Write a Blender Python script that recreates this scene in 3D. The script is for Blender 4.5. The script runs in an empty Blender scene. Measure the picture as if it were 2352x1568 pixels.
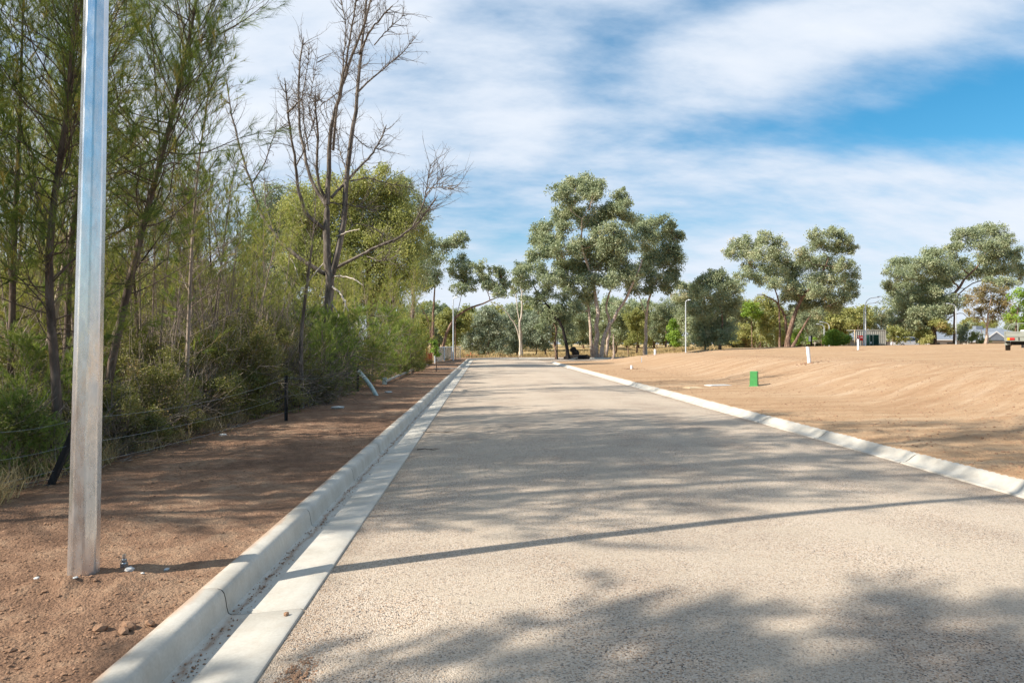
import bpy, math, random
import numpy as np
from mathutils import Vector

sc = bpy.context.scene
COL = sc.collection
R = math.radians

# ------------------------------------------------------------------ camera
EYE = 1.6
FPX = 1568.0                      # focal length in units of the 2352 px wide working picture
HOR = 790.0
cam_d = bpy.data.cameras.new("camera")
cam_d.sensor_width = 36.0
cam_d.lens = 24.0
cam_d.clip_start = 0.05
cam_d.clip_end = 6000
cam = bpy.data.objects.new("camera", cam_d)
cam.location = (0, 0, EYE)
cam.rotation_euler = (R(90) + math.atan(6 / FPX), 0, 0)
COL.objects.link(cam)
sc.camera = cam

# ------------------------------------------------------------------ light
SUN_EL = R(38.5)
SAZ = R(20.3)
sdir = Vector((-math.cos(SAZ) * math.cos(SUN_EL), -math.sin(SAZ) * math.cos(SUN_EL), math.sin(SUN_EL)))
sd = bpy.data.lights.new("sun", 'SUN')
sd.energy = 5.0
sd.angle = R(0.53)
sd.color = (1.0, 0.93, 0.82)
so = bpy.data.objects.new("sun", sd)
so.rotation_euler = (-sdir).to_track_quat('-Z', 'Y').to_euler()
so.location = (-20, -10, 30)
COL.objects.link(so)

sc.view_settings.view_transform = 'Standard'
sc.view_settings.look = 'None'
sc.view_settings.gamma = 1
sc.view_settings.exposure = 0.68
sc.cycles.max_bounces = 6
sc.cycles.diffuse_bounces = 3
sc.cycles.transparent_max_bounces = 8
sc.cycles.use_adaptive_sampling = True

w = bpy.data.worlds.new("World")
sc.world = w
w.use_nodes = True
nt = w.node_tree
nt.nodes.clear()


def N(nt, t, **k):
    n = nt.nodes.new(t)
    for a, b in k.items():
        setattr(n, a, b)
    return n


def math_n(nt, op, a, b=None, clamp=False):
    n = nt.nodes.new('ShaderNodeMath')
    n.operation = op
    n.use_clamp = clamp
    for i, v in enumerate((a, b)):
        if v is None:
            continue
        if isinstance(v, (int, float)):
            n.inputs[i].default_value = v
        else:
            nt.links.new(v, n.inputs[i])
    return n.outputs[0]


sky = N(nt, 'ShaderNodeTexSky', sky_type='NISHITA', sun_disc=False, sun_elevation=SUN_EL,
        sun_rotation=math.atan2(sdir.x, sdir.y), air_density=1.0, dust_density=1.0, ozone_density=2.0)
hsv = N(nt, 'ShaderNodeHueSaturation')
hsv.inputs['Saturation'].default_value = 1.5
hsv.inputs['Hue'].default_value = 0.485
nt.links.new(sky.outputs[0], hsv.inputs['Color'])
bg1 = N(nt, 'ShaderNodeBackground')
bg1.inputs[1].default_value = 0.098
nt.links.new(hsv.outputs[0], bg1.inputs[0])
tc = N(nt, 'ShaderNodeTexCoord')
sep = N(nt, 'ShaderNodeSeparateXYZ')
nt.links.new(tc.outputs['Generated'], sep.inputs[0])
dx, dy, dz = sep.outputs
# clouds live on a plane high overhead: x/z, y/z
zc = math_n(nt, 'ADD', math_n(nt, 'MAXIMUM', dz, 0.0), 0.34)
cx = math_n(nt, 'DIVIDE', dx, zc)
cy = math_n(nt, 'DIVIDE', dy, zc)
comb = N(nt, 'ShaderNodeCombineXYZ')
nt.links.new(cx, comb.inputs[0]); nt.links.new(cy, comb.inputs[1])
mp = N(nt, 'ShaderNodeMapping')
mp.inputs['Rotation'].default_value = (0, 0, R(-38))
mp.inputs['Scale'].default_value = (0.6, 1.25, 1)
nt.links.new(comb.outputs[0], mp.inputs[0])
n1 = N(nt, 'ShaderNodeTexNoise')
n1.inputs['Scale'].default_value = 1.9; n1.inputs['Detail'].default_value = 7; n1.inputs['Roughness'].default_value = 0.55
n1.inputs['Distortion'].default_value = 0.35
nt.links.new(mp.outputs[0], n1.inputs['Vector'])
n2 = N(nt, 'ShaderNodeTexNoise')
n2.inputs['Scale'].default_value = 8.0; n2.inputs['Detail'].default_value = 9; n2.inputs['Roughness'].default_value = 0.6
nt.links.new(mp.outputs[0], n2.inputs['Vector'])
# clear patches between the clouds, given as directions (azimuth/elevation tangents ahead)
yy = math_n(nt, 'MAXIMUM', dy, 0.05)
u = math_n(nt, 'DIVIDE', dx, yy)
v = math_n(nt, 'DIVIDE', dz, yy)
fwd = math_n(nt, 'GREATER_THAN', dy, 0.05)
holes = None
for (px, py, rx, ry, ang, amt) in [(1960, 300, 440, 66, -6, .56), (2330, 230, 260, 110, -10, .55), (2380, 60, 230, 110, -20, .30), (1400, 120, 95, 120, 25, .29),
                                   (1120, 35, 130, 60, 0, .34), (1650, 0, 230, 45, -15, .34), (1960, 190, 240, 55, -18, .28), (960, 220, 150, 90, 30, .14),
                                   (1250, 560, 500, 90, 0, .16), (1800, 470, 500, 50, -4, .14)]:
    u0 = (px - 1176) / FPX; v0 = (HOR - py) / FPX
    du = math_n(nt, 'SUBTRACT', u, u0); dv = math_n(nt, 'SUBTRACT', v, v0)
    c, s = math.cos(R(-ang)), math.sin(R(-ang))
    a = math_n(nt, 'DIVIDE', math_n(nt, 'ADD', math_n(nt, 'MULTIPLY', du, c), math_n(nt, 'MULTIPLY', dv, s)), rx / FPX)
    b = math_n(nt, 'DIVIDE', math_n(nt, 'ADD', math_n(nt, 'MULTIPLY', du, -s), math_n(nt, 'MULTIPLY', dv, c)), ry / FPX)
    q = math_n(nt, 'ADD', math_n(nt, 'MULTIPLY', a, a), math_n(nt, 'MULTIPLY', b, b))
    g = math_n(nt, 'MULTIPLY', math_n(nt, 'EXPONENT', math_n(nt, 'MULTIPLY', q, -1.0)), amt)
    holes = g if holes is None else math_n(nt, 'ADD', holes, g)
holes = math_n(nt, 'MULTIPLY', holes, fwd)
cv = math_n(nt, 'ADD', math_n(nt, 'MULTIPLY', math_n(nt, 'SUBTRACT', n1.outputs[0], 0.5), 1.25),
            math_n(nt, 'MULTIPLY', math_n(nt, 'SUBTRACT', n2.outputs[0], 0.5), 0.85))
cv = math_n(nt, 'ADD', cv, 0.86)
# the half of the sky behind the camera is mostly clear
behind = math_n(nt, 'MULTIPLY', math_n(nt, 'SUBTRACT', 0.15, dy, True), 0.9, True)
cover = math_n(nt, 'SUBTRACT', math_n(nt, 'SUBTRACT', cv, math_n(nt, 'MULTIPLY', holes, 1.15)), behind)
mr = N(nt, 'ShaderNodeMapRange', interpolation_type='SMOOTHSTEP')
mr.inputs['From Min'].default_value = 0.05; mr.inputs['From Max'].default_value = 1.0
mr.inputs['To Min'].default_value = 0.06; mr.inputs['To Max'].default_value = 0.97
nt.links.new(cover, mr.inputs['Value'])
cr = N(nt, 'ShaderNodeValToRGB')
cr.color_ramp.elements[0].position = 0.2; cr.color_ramp.elements[0].color = (0.42, 0.54, 0.70, 1)
cr.color_ramp.elements[1].position = 0.95; cr.color_ramp.elements[1].color = (0.73, 0.765, 0.82, 1)
e_ = cr.color_ramp.elements.new(0.58); e_.color = (0.575, 0.65, 0.755, 1)
nt.links.new(math_n(nt, 'MULTIPLY', cover, 0.74), cr.inputs[0])
bg2 = N(nt, 'ShaderNodeBackground')
bg2.inputs[1].default_value = 0.80
nt.links.new(cr.outputs[0], bg2.inputs[0])
ms = N(nt, 'ShaderNodeMixShader')
nt.links.new(mr.outputs[0], ms.inputs[0]); nt.links.new(bg1.outputs[0], ms.inputs[1]); nt.links.new(bg2.outputs[0], ms.inputs[2])
out = N(nt, 'ShaderNodeOutputWorld')
nt.links.new(ms.outputs[0], out.inputs[0])


# ------------------------------------------------------------------ helpers
def P(px, py, Y):
    """point at depth Y seen at (px,py) of the 2352x1568 working picture"""
    return np.array([(px - 1176) / FPX * Y, Y, EYE + (HOR - py) / FPX * Y])


def tag(o, label=None, cat=None, group=None, kind=None):
    if label: o['label'] = label
    if cat: o['category'] = cat
    if group: o['group'] = group
    if kind: o['kind'] = kind
    return o


def mk(name, parts, mats, parent=None, tint=None, smooth=False, loc=None, attrs=None):
    """parts: list of (V, F[, mat index]); one mesh object"""
    Vs, loops, starts, mi, off, ls = [], [], [], [], 0, 0
    for p in parts:
        V, F = np.asarray(p[0], float), np.asarray(p[1], np.int64)
        m = p[2] if len(p) > 2 else 0
        if len(F) == 0: continue
        Vs.append(V)
        k = F.shape[1]
        loops.append((F + off).ravel())
        starts.append(ls + np.arange(len(F)) * k)
        mi.append(np.full(len(F), m, np.int32))
        ls += F.size; off += len(V)
    V = np.concatenate(Vs); L = np.concatenate(loops); S = np.concatenate(starts); M = np.concatenate(mi)
    me = bpy.data.meshes.new(name)
    me.vertices.add(len(V)); me.loops.add(len(L)); me.polygons.add(len(S))
    me.vertices.foreach_set('co', V.astype(np.float32).ravel())
    me.loops.foreach_set('vertex_index', L.astype(np.int32))
    me.polygons.foreach_set('loop_start', S.astype(np.int32))
    me.polygons.foreach_set('material_index', M)
    me.polygons.foreach_set('use_smooth', np.full(len(S), smooth, dtype=bool))
    if tint is not None:
        a = me.attributes.new('tint', 'FLOAT', 'POINT'); a.data.foreach_set('value', np.asarray(tint, np.float32))
    for k, vals in (attrs or {}).items():
        a = me.attributes.new(k, 'FLOAT', 'POINT'); a.data.foreach_set('value', np.asarray(vals, np.float32))
    me.update(calc_edges=True)
    for m in (mats if isinstance(mats, (list, tuple)) else [mats]):
        me.materials.append(m)
    o = bpy.data.objects.new(name, me)
    COL.objects.link(o)
    if parent is not None: o.parent = parent
    if loc is not None: o.location = loc
    return o


def empty(name, loc, rz=0.0, **k):
    o = bpy.data.objects.new(name, None)
    COL.objects.link(o)
    o.location = tuple(loc); o.rotation_euler = (0, 0, rz)
    o.empty_display_size = 0.2
    return tag(o, **k)


def copy_tree(o, loc, rz=0.0, s=1.0, label=None, group=None, parent=None, tilt=(0, 0)):
    def rec(src, par):
        c = src.copy(); COL.objects.link(c); c.parent = par
        for ch in src.children: rec(ch, c)
        return c
    c = rec(o, parent)
    c.location = tuple(loc); c.rotation_euler = (tilt[0], tilt[1], rz)
    c.scale = (s, s, s) if not isinstance(s, tuple) else s
    if label: c['label'] = label
    if group: c['group'] = group
    return c


def nrm(v):
    return v / np.maximum(np.linalg.norm(v, axis=-1, keepdims=True), 1e-9)


def tubes(Pt, Rd, n=5, cap=False):
    """Pt (B,m,3), Rd (B,m) -> V, F"""
    Pt = np.asarray(Pt, float); Rd = np.asarray(Rd, float)
    if Pt.ndim == 2: Pt = Pt[None]; Rd = Rd[None]
    B, m, _ = Pt.shape
    T = nrm(np.gradient(Pt, axis=1))
    mean = nrm(Pt[:, -1] - Pt[:, 0])
    ref = np.where(np.abs(mean[:, 2:3]) > 0.7, np.array([[1.0, 0.13, 0.0]]), np.array([[0.05, 0.0, 1.0]]))
    U = nrm(np.cross(T, ref[:, None, :])); W = np.cross(T, U)
    a = np.arange(n) * 2 * np.pi / n
    V = Pt[:, :, None, :] + Rd[:, :, None, None] * (np.cos(a)[None, None, :, None] * U[:, :, None, :] + np.sin(a)[None, None, :, None] * W[:, :, None, :])
    V = V.reshape(-1, 3)
    i = np.arange(B)[:, None, None] * m * n; j = np.arange(m - 1)[None, :, None] * n; k = np.arange(n)[None, None, :]; k2 = (k + 1) % n
    F = np.stack([i + j + k, i + j + k2, i + j + n + k2, i + j + n + k], -1).reshape(-1, 4)
    return V, F


def box(x0, x1, y0, y1, z0, z1):
    V = np.array([[x, y, z] for z in (z0, z1) for y in (y0, y1) for x in (x0, x1)], float)
    F = np.array([[0, 2, 3, 1], [4, 5, 7, 6], [0, 1, 5, 4], [2, 6, 7, 3], [0, 4, 6, 2], [1, 3, 7, 5]])
    return V, F


def cyl(c, r, h, n=16, r2=None, axis='z'):
    r2 = r if r2 is None else r2
    a = np.arange(n) * 2 * np.pi / n
    ring = np.stack([np.cos(a), np.sin(a), 0 * a], 1)
    V = np.concatenate([ring * [r, r, 0], ring * [r2, r2, 0] + [0, 0, h], [[0, 0, 0]], [[0, 0, h]]])
    if axis == 'x': V = V[:, [2, 0, 1]]
    if axis == 'y': V = V[:, [1, 2, 0]]
    V = V + np.asarray(c, float)
    k = np.arange(n); k2 = (k + 1) % n
    q = np.stack([k, k2, n + k2, n + k], 1)
    t = np.concatenate([np.stack([k2, k, 0 * k + 2 * n], 1), np.stack([n + k, n + k2, 0 * k + 2 * n + 1], 1)])
    return [(V, q), (V, t)]


def resample(pts, m):
    pts = np.asarray(pts, float)
    d = np.r_[0, np.cumsum(np.linalg.norm(np.diff(pts, axis=0), axis=1))]
    # catmull-ish smoothing by cubic interpolation of a dense linear curve
    t = np.linspace(0, d[-1], m)
    q = np.stack([np.interp(t, d, pts[:, i]) for i in range(3)], 1)
    if m > 4:
        for _ in range(2):
            q[1:-1] = (q[:-2] + 2 * q[1:-1] + q[2:]) / 4
    return q


# value noise
_rs = np.random.RandomState(7)
_lat = _rs.rand(256, 256)


def vnoise(x, y):
    xi = np.floor(x).astype(int); yi = np.floor(y).astype(int)
    fx = x - xi; fy = y - yi
    fx = fx * fx * (3 - 2 * fx); fy = fy * fy * (3 - 2 * fy)
    a = _lat[xi & 255, yi & 255]; b = _lat[(xi + 1) & 255, yi & 255]
    c = _lat[xi & 255, (yi + 1) & 255]; d = _lat[(xi + 1) & 255, (yi + 1) & 255]
    return (a * (1 - fx) + b * fx) * (1 - fy) + (c * (1 - fx) + d * fx) * fy - 0.5


def fbm(x, y, oct=4, s=1.0):
    t = 0; a = 1.0
    for i in range(oct):
        t = t + a * vnoise(x * s + 17.3 * i, y * s + 5.1 * i); s *= 2.03; a *= 0.5
    return t


def ss(a, b, x):
    t = np.clip((x - a) / (b - a), 0, 1)
    return t * t * (3 - 2 * t)


# ------------------------------------------------------------------ terrain
SK = 0.0408                       # the road runs 2.3 degrees left of the view axis
A_LIP, A_BACK = -1.09, -1.71      # left gutter lip and kerb back, lateral from the camera
B_LIP, B_BACK = 5.64, 5.95
YF, YR = 74.0, 62.0               # far edge of the bend, near edge of the side leg


def lat(x, y):
    return x + SK * y


def outside_left(x, y):
    r = 6.0
    q1 = (A_BACK - lat(x, y)) + r; q2 = (y - (YF + 0.62)) + r
    return np.hypot(np.maximum(q1, 0), np.maximum(q2, 0)) + np.minimum(np.maximum(q1, q2), 0) - r


def inside_lot(x, y):
    r = 4.0
    q1 = (B_BACK - lat(x, y)) + r; q2 = (y - (YR - 0.38)) + r
    sd_ = np.hypot(np.maximum(q1, 0), np.maximum(q2, 0)) + np.minimum(np.maximum(q1, q2), 0) - r
    u1 = -sd_
    u2 = np.minimum(np.minimum(lat(x, y) - B_BACK, x - 13.0 - 0.12 * np.maximum(y - 62, 0)), 160 - y)
    return np.maximum(u1, u2)


def ground_h(x, y, fine=True):
    x = np.asarray(x, float); y = np.asarray(y, float)
    uL = outside_left(x, y); uR = inside_lot(x, y)
    # left side: verge, then forest floor a little lower and lumpy
    zl = 0.115 + 0.03 * ss(0, 2.5, uL) - 0.22 * ss(2.6, 5.0, uL) * (y < 200)
    zl = zl + 0.05 * fbm(x, y, 3, 0.35) * ss(0.2, 2.0, uL)
    zl = zl + 0.9 * ss(85, 190, y) + 0.45 * ss(190, 600, y)
    # right side: flat strip, bank, rising lot, falling away to the houses
    zr = 0.115 + 0.04 * ss(0, 2.6, uR) + 0.72 * ss(2.7, 8.8, uR)
    zr = zr + 0.024 * np.clip(uR - 7, 0, 17) + 0.016 * np.clip(uR - 24, 0, 24)
    # grader and tyre scuffs running slantwise up the bank
    ba = 0.80 * x + 0.60 * y; bc = 0.60 * x - 0.80 * y
    bank = ss(2.4, 4.2, uR) * (1 - ss(8.0, 10.5, uR))
    zr = zr + bank * (0.022 * fbm(bc * 1.9, ba * 0.16, 3, 1.0) - 0.012 * np.abs(fbm(bc * 4.5 + 7, ba * 0.3, 2, 1.0)))
    zr = zr + (1 - bank) * ss(7, 10, uR) * 0.018 * fbm(y * 1.6, x * 0.15, 3, 1.0)
    drop = ss(93, 118, y + 0.0 * x) * ss(24, 48, x)
    zr = zr - 0.75 * drop - 1.5 * ss(118, 150, y) * ss(24, 48, x)
    zr = zr + 0.07 * fbm(x, y, 3, 0.22) * ss(1.5, 6, uR) + 0.03 * fbm(x + 9, y * 0.5, 3, 1.1) * ss(2.5, 4.5, uR) * (1 - ss(50, 90, y))
    z = np.where(uR > 0, zr, zl)
    if fine:
        near = 1 - ss(9, 22, np.hypot(x, y))
        z = z + near * (0.035 * fbm(x, y, 4, 3.1) * ss(0.05, 0.5, np.maximum(uL, uR)) + 0.012 * np.abs(fbm(x + 40, y, 3, 21.0)))
        # mound of spoil round the pole foot
        z = z + 0.05 * np.exp(-(((x + 2.62) / .42) ** 2 + ((y - 4.15) / .22) ** 2)) * (1 + 1.2 * fbm(x, y, 3, 9))
    edge = np.maximum(uL, uR)
    z = np.where(edge < -0.06 + 0.0 * z, -0.16, z)
    return z


def gh(x, y):
    return float(ground_h(np.array([x]), np.array([y]), False)[0])


def G(px, py, ymin=2.0, ymax=160.0):
    """where the ray through (px,py) meets the ground"""
    t = np.geomspace(ymin, ymax, 6000)
    x = (px - 1176) / FPX * t; z = EYE + (HOR - py) / FPX * t
    h = ground_h(x, t, False)
    k = np.argmax(z < h)
    if not (z < h).any(): k = len(t) - 1
    return np.array([x[k], t[k], h[k]])

# ------------------------------------------------------------------ materials
def newmat(name):
    m = bpy.data.materials.new(name); m.use_nodes = True
    m.node_tree.nodes.clear()
    return m, m.node_tree


def noise(nt, scale, detail=4, rough=0.55, vec=None, dist=0.0, dims='3D'):
    n = N(nt, 'ShaderNodeTexNoise', noise_dimensions=dims)
    n.inputs['Scale'].default_value = scale; n.inputs['Detail'].default_value = detail
    n.inputs['Roughness'].default_value = rough; n.inputs['Distortion'].default_value = dist
    if vec is not None: nt.links.new(vec, n.inputs['Vector'])
    return n.outputs[0]


def ramp(nt, fac, stops):
    r = N(nt, 'ShaderNodeValToRGB')
    e = r.color_ramp.elements
    e[0].position, e[0].color = stops[0][0], (*stops[0][1], 1)
    e[1].position, e[1].color = stops[-1][0], (*stops[-1][1], 1)
    for p, c in stops[1:-1]:
        q = e.new(p); q.color = (*c, 1)
    nt.links.new(fac, r.inputs[0])
    return r.outputs[0]


def mixc(nt, fac, a, b, mode='MIX'):
    m = N(nt, 'ShaderNodeMix', data_type='RGBA', blend_type=mode)
    for idx, val in ((0, fac), (6, a), (7, b)):
        if isinstance(val, (int, float)): m.inputs[idx].default_value = val
        elif isinstance(val, tuple): m.inputs[idx].default_value = (*val, 1)
        else: nt.links.new(val, m.inputs[idx])
    return m.outputs[2]


def princ(nt, color, rough=0.8, metal=0.0, spec=0.3, bump=None, bstr=0.3, bdist=0.01):
    p = N(nt, 'ShaderNodeBsdfPrincipled')
    if isinstance(color, tuple): p.inputs['Base Color'].default_value = (*color, 1)
    else: nt.links.new(color, p.inputs['Base Color'])
    if isinstance(rough, (int, float)): p.inputs['Roughness'].default_value = rough
    else: nt.links.new(rough, p.inputs['Roughness'])
    p.inputs['Metallic'].default_value = metal
    p.inputs['Specular IOR Level'].default_value = spec
    if bump is not None:
        b = N(nt, 'ShaderNodeBump')
        b.inputs['Strength'].default_value = bstr; b.inputs['Distance'].default_value = bdist
        nt.links.new(bump, b.inputs['Height']); nt.links.new(b.outputs[0], p.inputs['Normal'])
    return p.outputs[0]


def finish(nt, sh):
    o = N(nt, 'ShaderNodeOutputMaterial'); nt.links.new(sh, o.inputs[0])


def objco(nt):
    return N(nt, 'ShaderNodeTexCoord').outputs['Object']


def simple(name, c, rough=0.6, metal=0.0, var=0.15, scale=6.0, spec=0.3, bstr=0.1, bdist=0.004):
    m, nt = newmat(name)
    co = objco(nt)
    n = noise(nt, scale, 5, 0.6, co)
    lo = tuple(max(0, x * (1 - var)) for x in c); hi = tuple(min(1, x * (1 + var)) for x in c)
    col = ramp(nt, n, [(0.3, lo), (0.7, hi)])
    finish(nt, princ(nt, col, rough, metal, spec, noise(nt, scale * 5, 4, 0.6, co), bstr, bdist))
    return m


def leafmat(name, stops, trans=0.3, rough=0.55, spec=0.25, tcol=(0.30, 0.38, 0.04), tm=0.35):
    m, nt = newmat(name)
    a = N(nt, 'ShaderNodeAttribute', attribute_name='tint')
    oi = N(nt, 'ShaderNodeObjectInfo')
    f = math_n(nt, 'ADD', a.outputs['Fac'], math_n(nt, 'MULTIPLY', math_n(nt, 'SUBTRACT', oi.outputs['Random'], 0.5), 0.22), True)
    col = ramp(nt, f, stops)
    p = princ(nt, col, rough, 0, spec)
    t = N(nt, 'ShaderNodeBsdfTranslucent')
    nt.links.new(mixc(nt, tm, col, tcol), t.inputs[0])
    mx = N(nt, 'ShaderNodeMixShader'); mx.inputs[0].default_value = trans
    nt.links.new(p, mx.inputs[1]); nt.links.new(t.outputs[0], mx.inputs[2])
    finish(nt, mx.outputs[0])
    return m


def barkmat(name, stops, zlen=0.22, bstr=0.6):
    m, nt = newmat(name)
    co = objco(nt)
    mp = N(nt, 'ShaderNodeMapping'); mp.inputs['Scale'].default_value = (1, 1, zlen)
    nt.links.new(co, mp.inputs[0])
    n = noise(nt, 9, 6, 0.62, mp.outputs[0], 0.4)
    col = ramp(nt, n, stops)
    finish(nt, princ(nt, col, 0.85, 0, 0.2, noise(nt, 30, 5, 0.65, mp.outputs[0]), bstr, 0.02))
    return m


M = {}
# --- dirt, grass and litter on the one ground sheet
m, nt = newmat('ground'); M['ground'] = m
co = objco(nt)
big = noise(nt, 0.55, 4, 0.6, co)
mid = noise(nt, 4.5, 6, 0.65, co)
fin = noise(nt, 60, 5, 0.7, co)
verge = ramp(nt, mixc(nt, 0.5, big, mid), [(0.36, (0.155, 0.090, 0.058)), (0.50, (0.265, 0.160, 0.102)), (0.64, (0.39, 0.262, 0.172))])
mps = N(nt, 'ShaderNodeMapping')
mps.inputs['Rotation'].default_value = (0, 0, R(24)); mps.inputs['Scale'].default_value = (0.16, 1.25, 1)
nt.links.new(co, mps.inputs[0])
streak = noise(nt, 1.5, 7, 0.62, mps.outputs[0], 0.3)
lot = ramp(nt, streak, [(0.30, (0.32, 0.19, 0.098)), (0.46, (0.42, 0.265, 0.143)), (0.57, (0.485, 0.33, 0.193)), (0.70, (0.58, 0.44, 0.29))])
lot = mixc(nt, 0.38, lot, ramp(nt, mid, [(0.35, (0.37, 0.23, 0.135)), (0.65, (0.53, 0.375, 0.25))]))
mpg = N(nt, 'ShaderNodeMapping'); mpg.inputs['Scale'].default_value = (1.0, 0.35, 1); nt.links.new(co, mpg.inputs[0])
rb1 = N(nt, 'ShaderNodeMapping'); rb1.inputs['Rotation'].default_value = (0, 0, R(-37)); nt.links.new(co, rb1.inputs[0])
rb2 = N(nt, 'ShaderNodeMapping'); rb2.inputs['Scale'].default_value = (0.09, 2.4, 1); nt.links.new(rb1.outputs[0], rb2.inputs[0])
bst = noise(nt, 1.4, 6, 0.6, rb2.outputs[0], 0.25)
bankc = ramp(nt, bst, [(0.30, (0.31, 0.18, 0.10)), (0.45, (0.42, 0.265, 0.155)), (0.55, (0.50, 0.35, 0.225)), (0.65, (0.60, 0.46, 0.33)), (0.78, (0.64, 0.51, 0.38))])
grass = ramp(nt, noise(nt, 1.6, 7, 0.7, mpg.outputs[0]), [(0.30, (0.20, 0.135, 0.06)), (0.5, (0.42, 0.30, 0.14)), (0.68, (0.60, 0.46, 0.25))])
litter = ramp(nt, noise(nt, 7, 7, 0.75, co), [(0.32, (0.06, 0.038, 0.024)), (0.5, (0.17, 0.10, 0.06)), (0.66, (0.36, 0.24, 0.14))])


def attr(nt, n):
    return N(nt, 'ShaderNodeAttribute', attribute_name=n).outputs['Fac']


lot = mixc(nt, math_n(nt, 'MULTIPLY', N(nt, 'ShaderNodeAttribute', attribute_name='bank').outputs['Fac'], 0.4), lot, bankc)
c = mixc(nt, attr(nt, 'lot'), verge, lot)
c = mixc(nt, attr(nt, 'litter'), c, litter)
c = mixc(nt, attr(nt, 'grass'), c, grass)
c = mixc(nt, 0.55, c, ramp(nt, fin, [(0.3, (0.55, 0.52, 0.5)), (0.7, (1.35, 1.35, 1.35))]), 'MULTIPLY')
vo = N(nt, 'ShaderNodeTexVoronoi'); vo.inputs['Scale'].default_value = 26; vo.inputs['Randomness'].default_value = 1
nt.links.new(co, vo.inputs[0])
hgt = math_n(nt, 'ADD', math_n(nt, 'MULTIPLY', noise(nt, 14, 8, 0.72, co), 1.0), math_n(nt, 'MULTIPLY', vo.outputs[0], -0.35))
vo2 = N(nt, 'ShaderNodeTexVoronoi'); vo2.inputs['Scale'].default_value = 75; nt.links.new(co, vo2.inputs[0])
hgt = math_n(nt, 'ADD', hgt, math_n(nt, 'MULTIPLY', vo2.outputs[0], -0.28))
hgt = math_n(nt, 'ADD', hgt, math_n(nt, 'MULTIPLY', noise(nt, 2.2, 4, 0.6, mps.outputs[0]), 1.3))
finish(nt, princ(nt, c, 0.95, 0, 0.12, hgt, 0.75, 0.05))

# --- sealed chip road
m, nt = newmat('road'); M['road'] = m
co = objco(nt)
vo = N(nt, 'ShaderNodeTexVoronoi'); vo.inputs['Scale'].default_value = 125; nt.links.new(co, vo.inputs[0])
sepc = N(nt, 'ShaderNodeSeparateColor'); nt.links.new(vo.outputs['Color'], sepc.inputs[0])
chip = ramp(nt, sepc.outputs[0], [(0.0, (0.075, 0.07, 0.068)), (0.12, (0.17, 0.145, 0.125)), (0.19, (0.42, 0.27, 0.165)), (0.27, (0.41, 0.32, 0.24)), (0.5, (0.475, 0.39, 0.305)), (0.85, (0.55, 0.465, 0.38)), (1.0, (0.60, 0.54, 0.47))])
sx = N(nt, 'ShaderNodeSeparateXYZ'); nt.links.new(co, sx.inputs[0])
latn = math_n(nt, 'ADD', sx.outputs[0], math_n(nt, 'MULTIPLY', sx.outputs[1], SK))
lanes = None
for la, wd_ in ((0.1, .35), (1.6, .35), (3.2, .4), (4.7, .35)):
    q_ = math_n(nt, 'DIVIDE', math_n(nt, 'SUBTRACT', math_n(nt, 'ADD', latn, math_n(nt, 'MULTIPLY', math_n(nt, 'SUBTRACT', noise(nt, 0.35, 3, 0.5, co), 0.5), 1.1)), la), wd_)
    g_ = math_n(nt, 'EXPONENT', math_n(nt, 'MULTIPLY', math_n(nt, 'MULTIPLY', q_, q_), -1.0))
    lanes = g_ if lanes is None else math_n(nt, 'MAXIMUM', lanes, g_)
wid = noise(nt, 0.45, 6, 0.62, co, 0.3)
chip = mixc(nt, 0.85, chip, ramp(nt, wid, [(0.33, (0.74, 0.71, 0.69)), (0.62, (1.10, 1.08, 1.05))]), 'MULTIPLY')
# pale fines filling the chips along the wheel runs
fines = ramp(nt, noise(nt, 1.1, 6, 0.65, co), [(0.42, (0, 0, 0)), (0.62, (1, 1, 1))])
chip = mixc(nt, math_n(nt, 'MULTIPLY', fines, 0.45), chip, (0.50, 0.42, 0.325))
chip = mixc(nt, math_n(nt, 'MULTIPLY', lanes, 0.28), chip, (0.50, 0.425, 0.335))
# darker unrolled chips left lying along both gutter edges
el_ = math_n(nt, 'SUBTRACT', 1.0, math_n(nt, 'MULTIPLY', math_n(nt, 'SUBTRACT', latn, A_LIP), 1 / 0.22), True)
er_ = math_n(nt, 'SUBTRACT', 1.0, math_n(nt, 'MULTIPLY', math_n(nt, 'SUBTRACT', B_LIP, latn), 1 / 0.35), True)
ed_ = math_n(nt, 'MULTIPLY', math_n(nt, 'MAXIMUM', el_, er_), ramp(nt, noise(nt, 5, 5, 0.65, co), [(0.35, (0.2, .2, .2)), (0.6, (1, 1, 1))]))
chip = mixc(nt, math_n(nt, 'MULTIPLY', ed_, 0.55), chip, mixc(nt, 1.0, chip, (0.52, 0.46, 0.42), 'MULTIPLY'))
st = ramp(nt, noise(nt, 3.2, 3, 0.5, co), [(0.70, (0, 0, 0)), (0.78, (1, 1, 1))])
chip = mixc(nt, math_n(nt, 'MULTIPLY', st, 0.35), chip, (0.42, 0.25, 0.14))
rh = math_n(nt, 'ADD', math_n(nt, 'MULTIPLY', vo.outputs[0], -1.0), math_n(nt, 'MULTIPLY', noise(nt, 16, 5, 0.65, co), 0.8))
finish(nt, princ(nt, chip, 0.9, 0, 0.2, rh, 0.8, 0.007))

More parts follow.
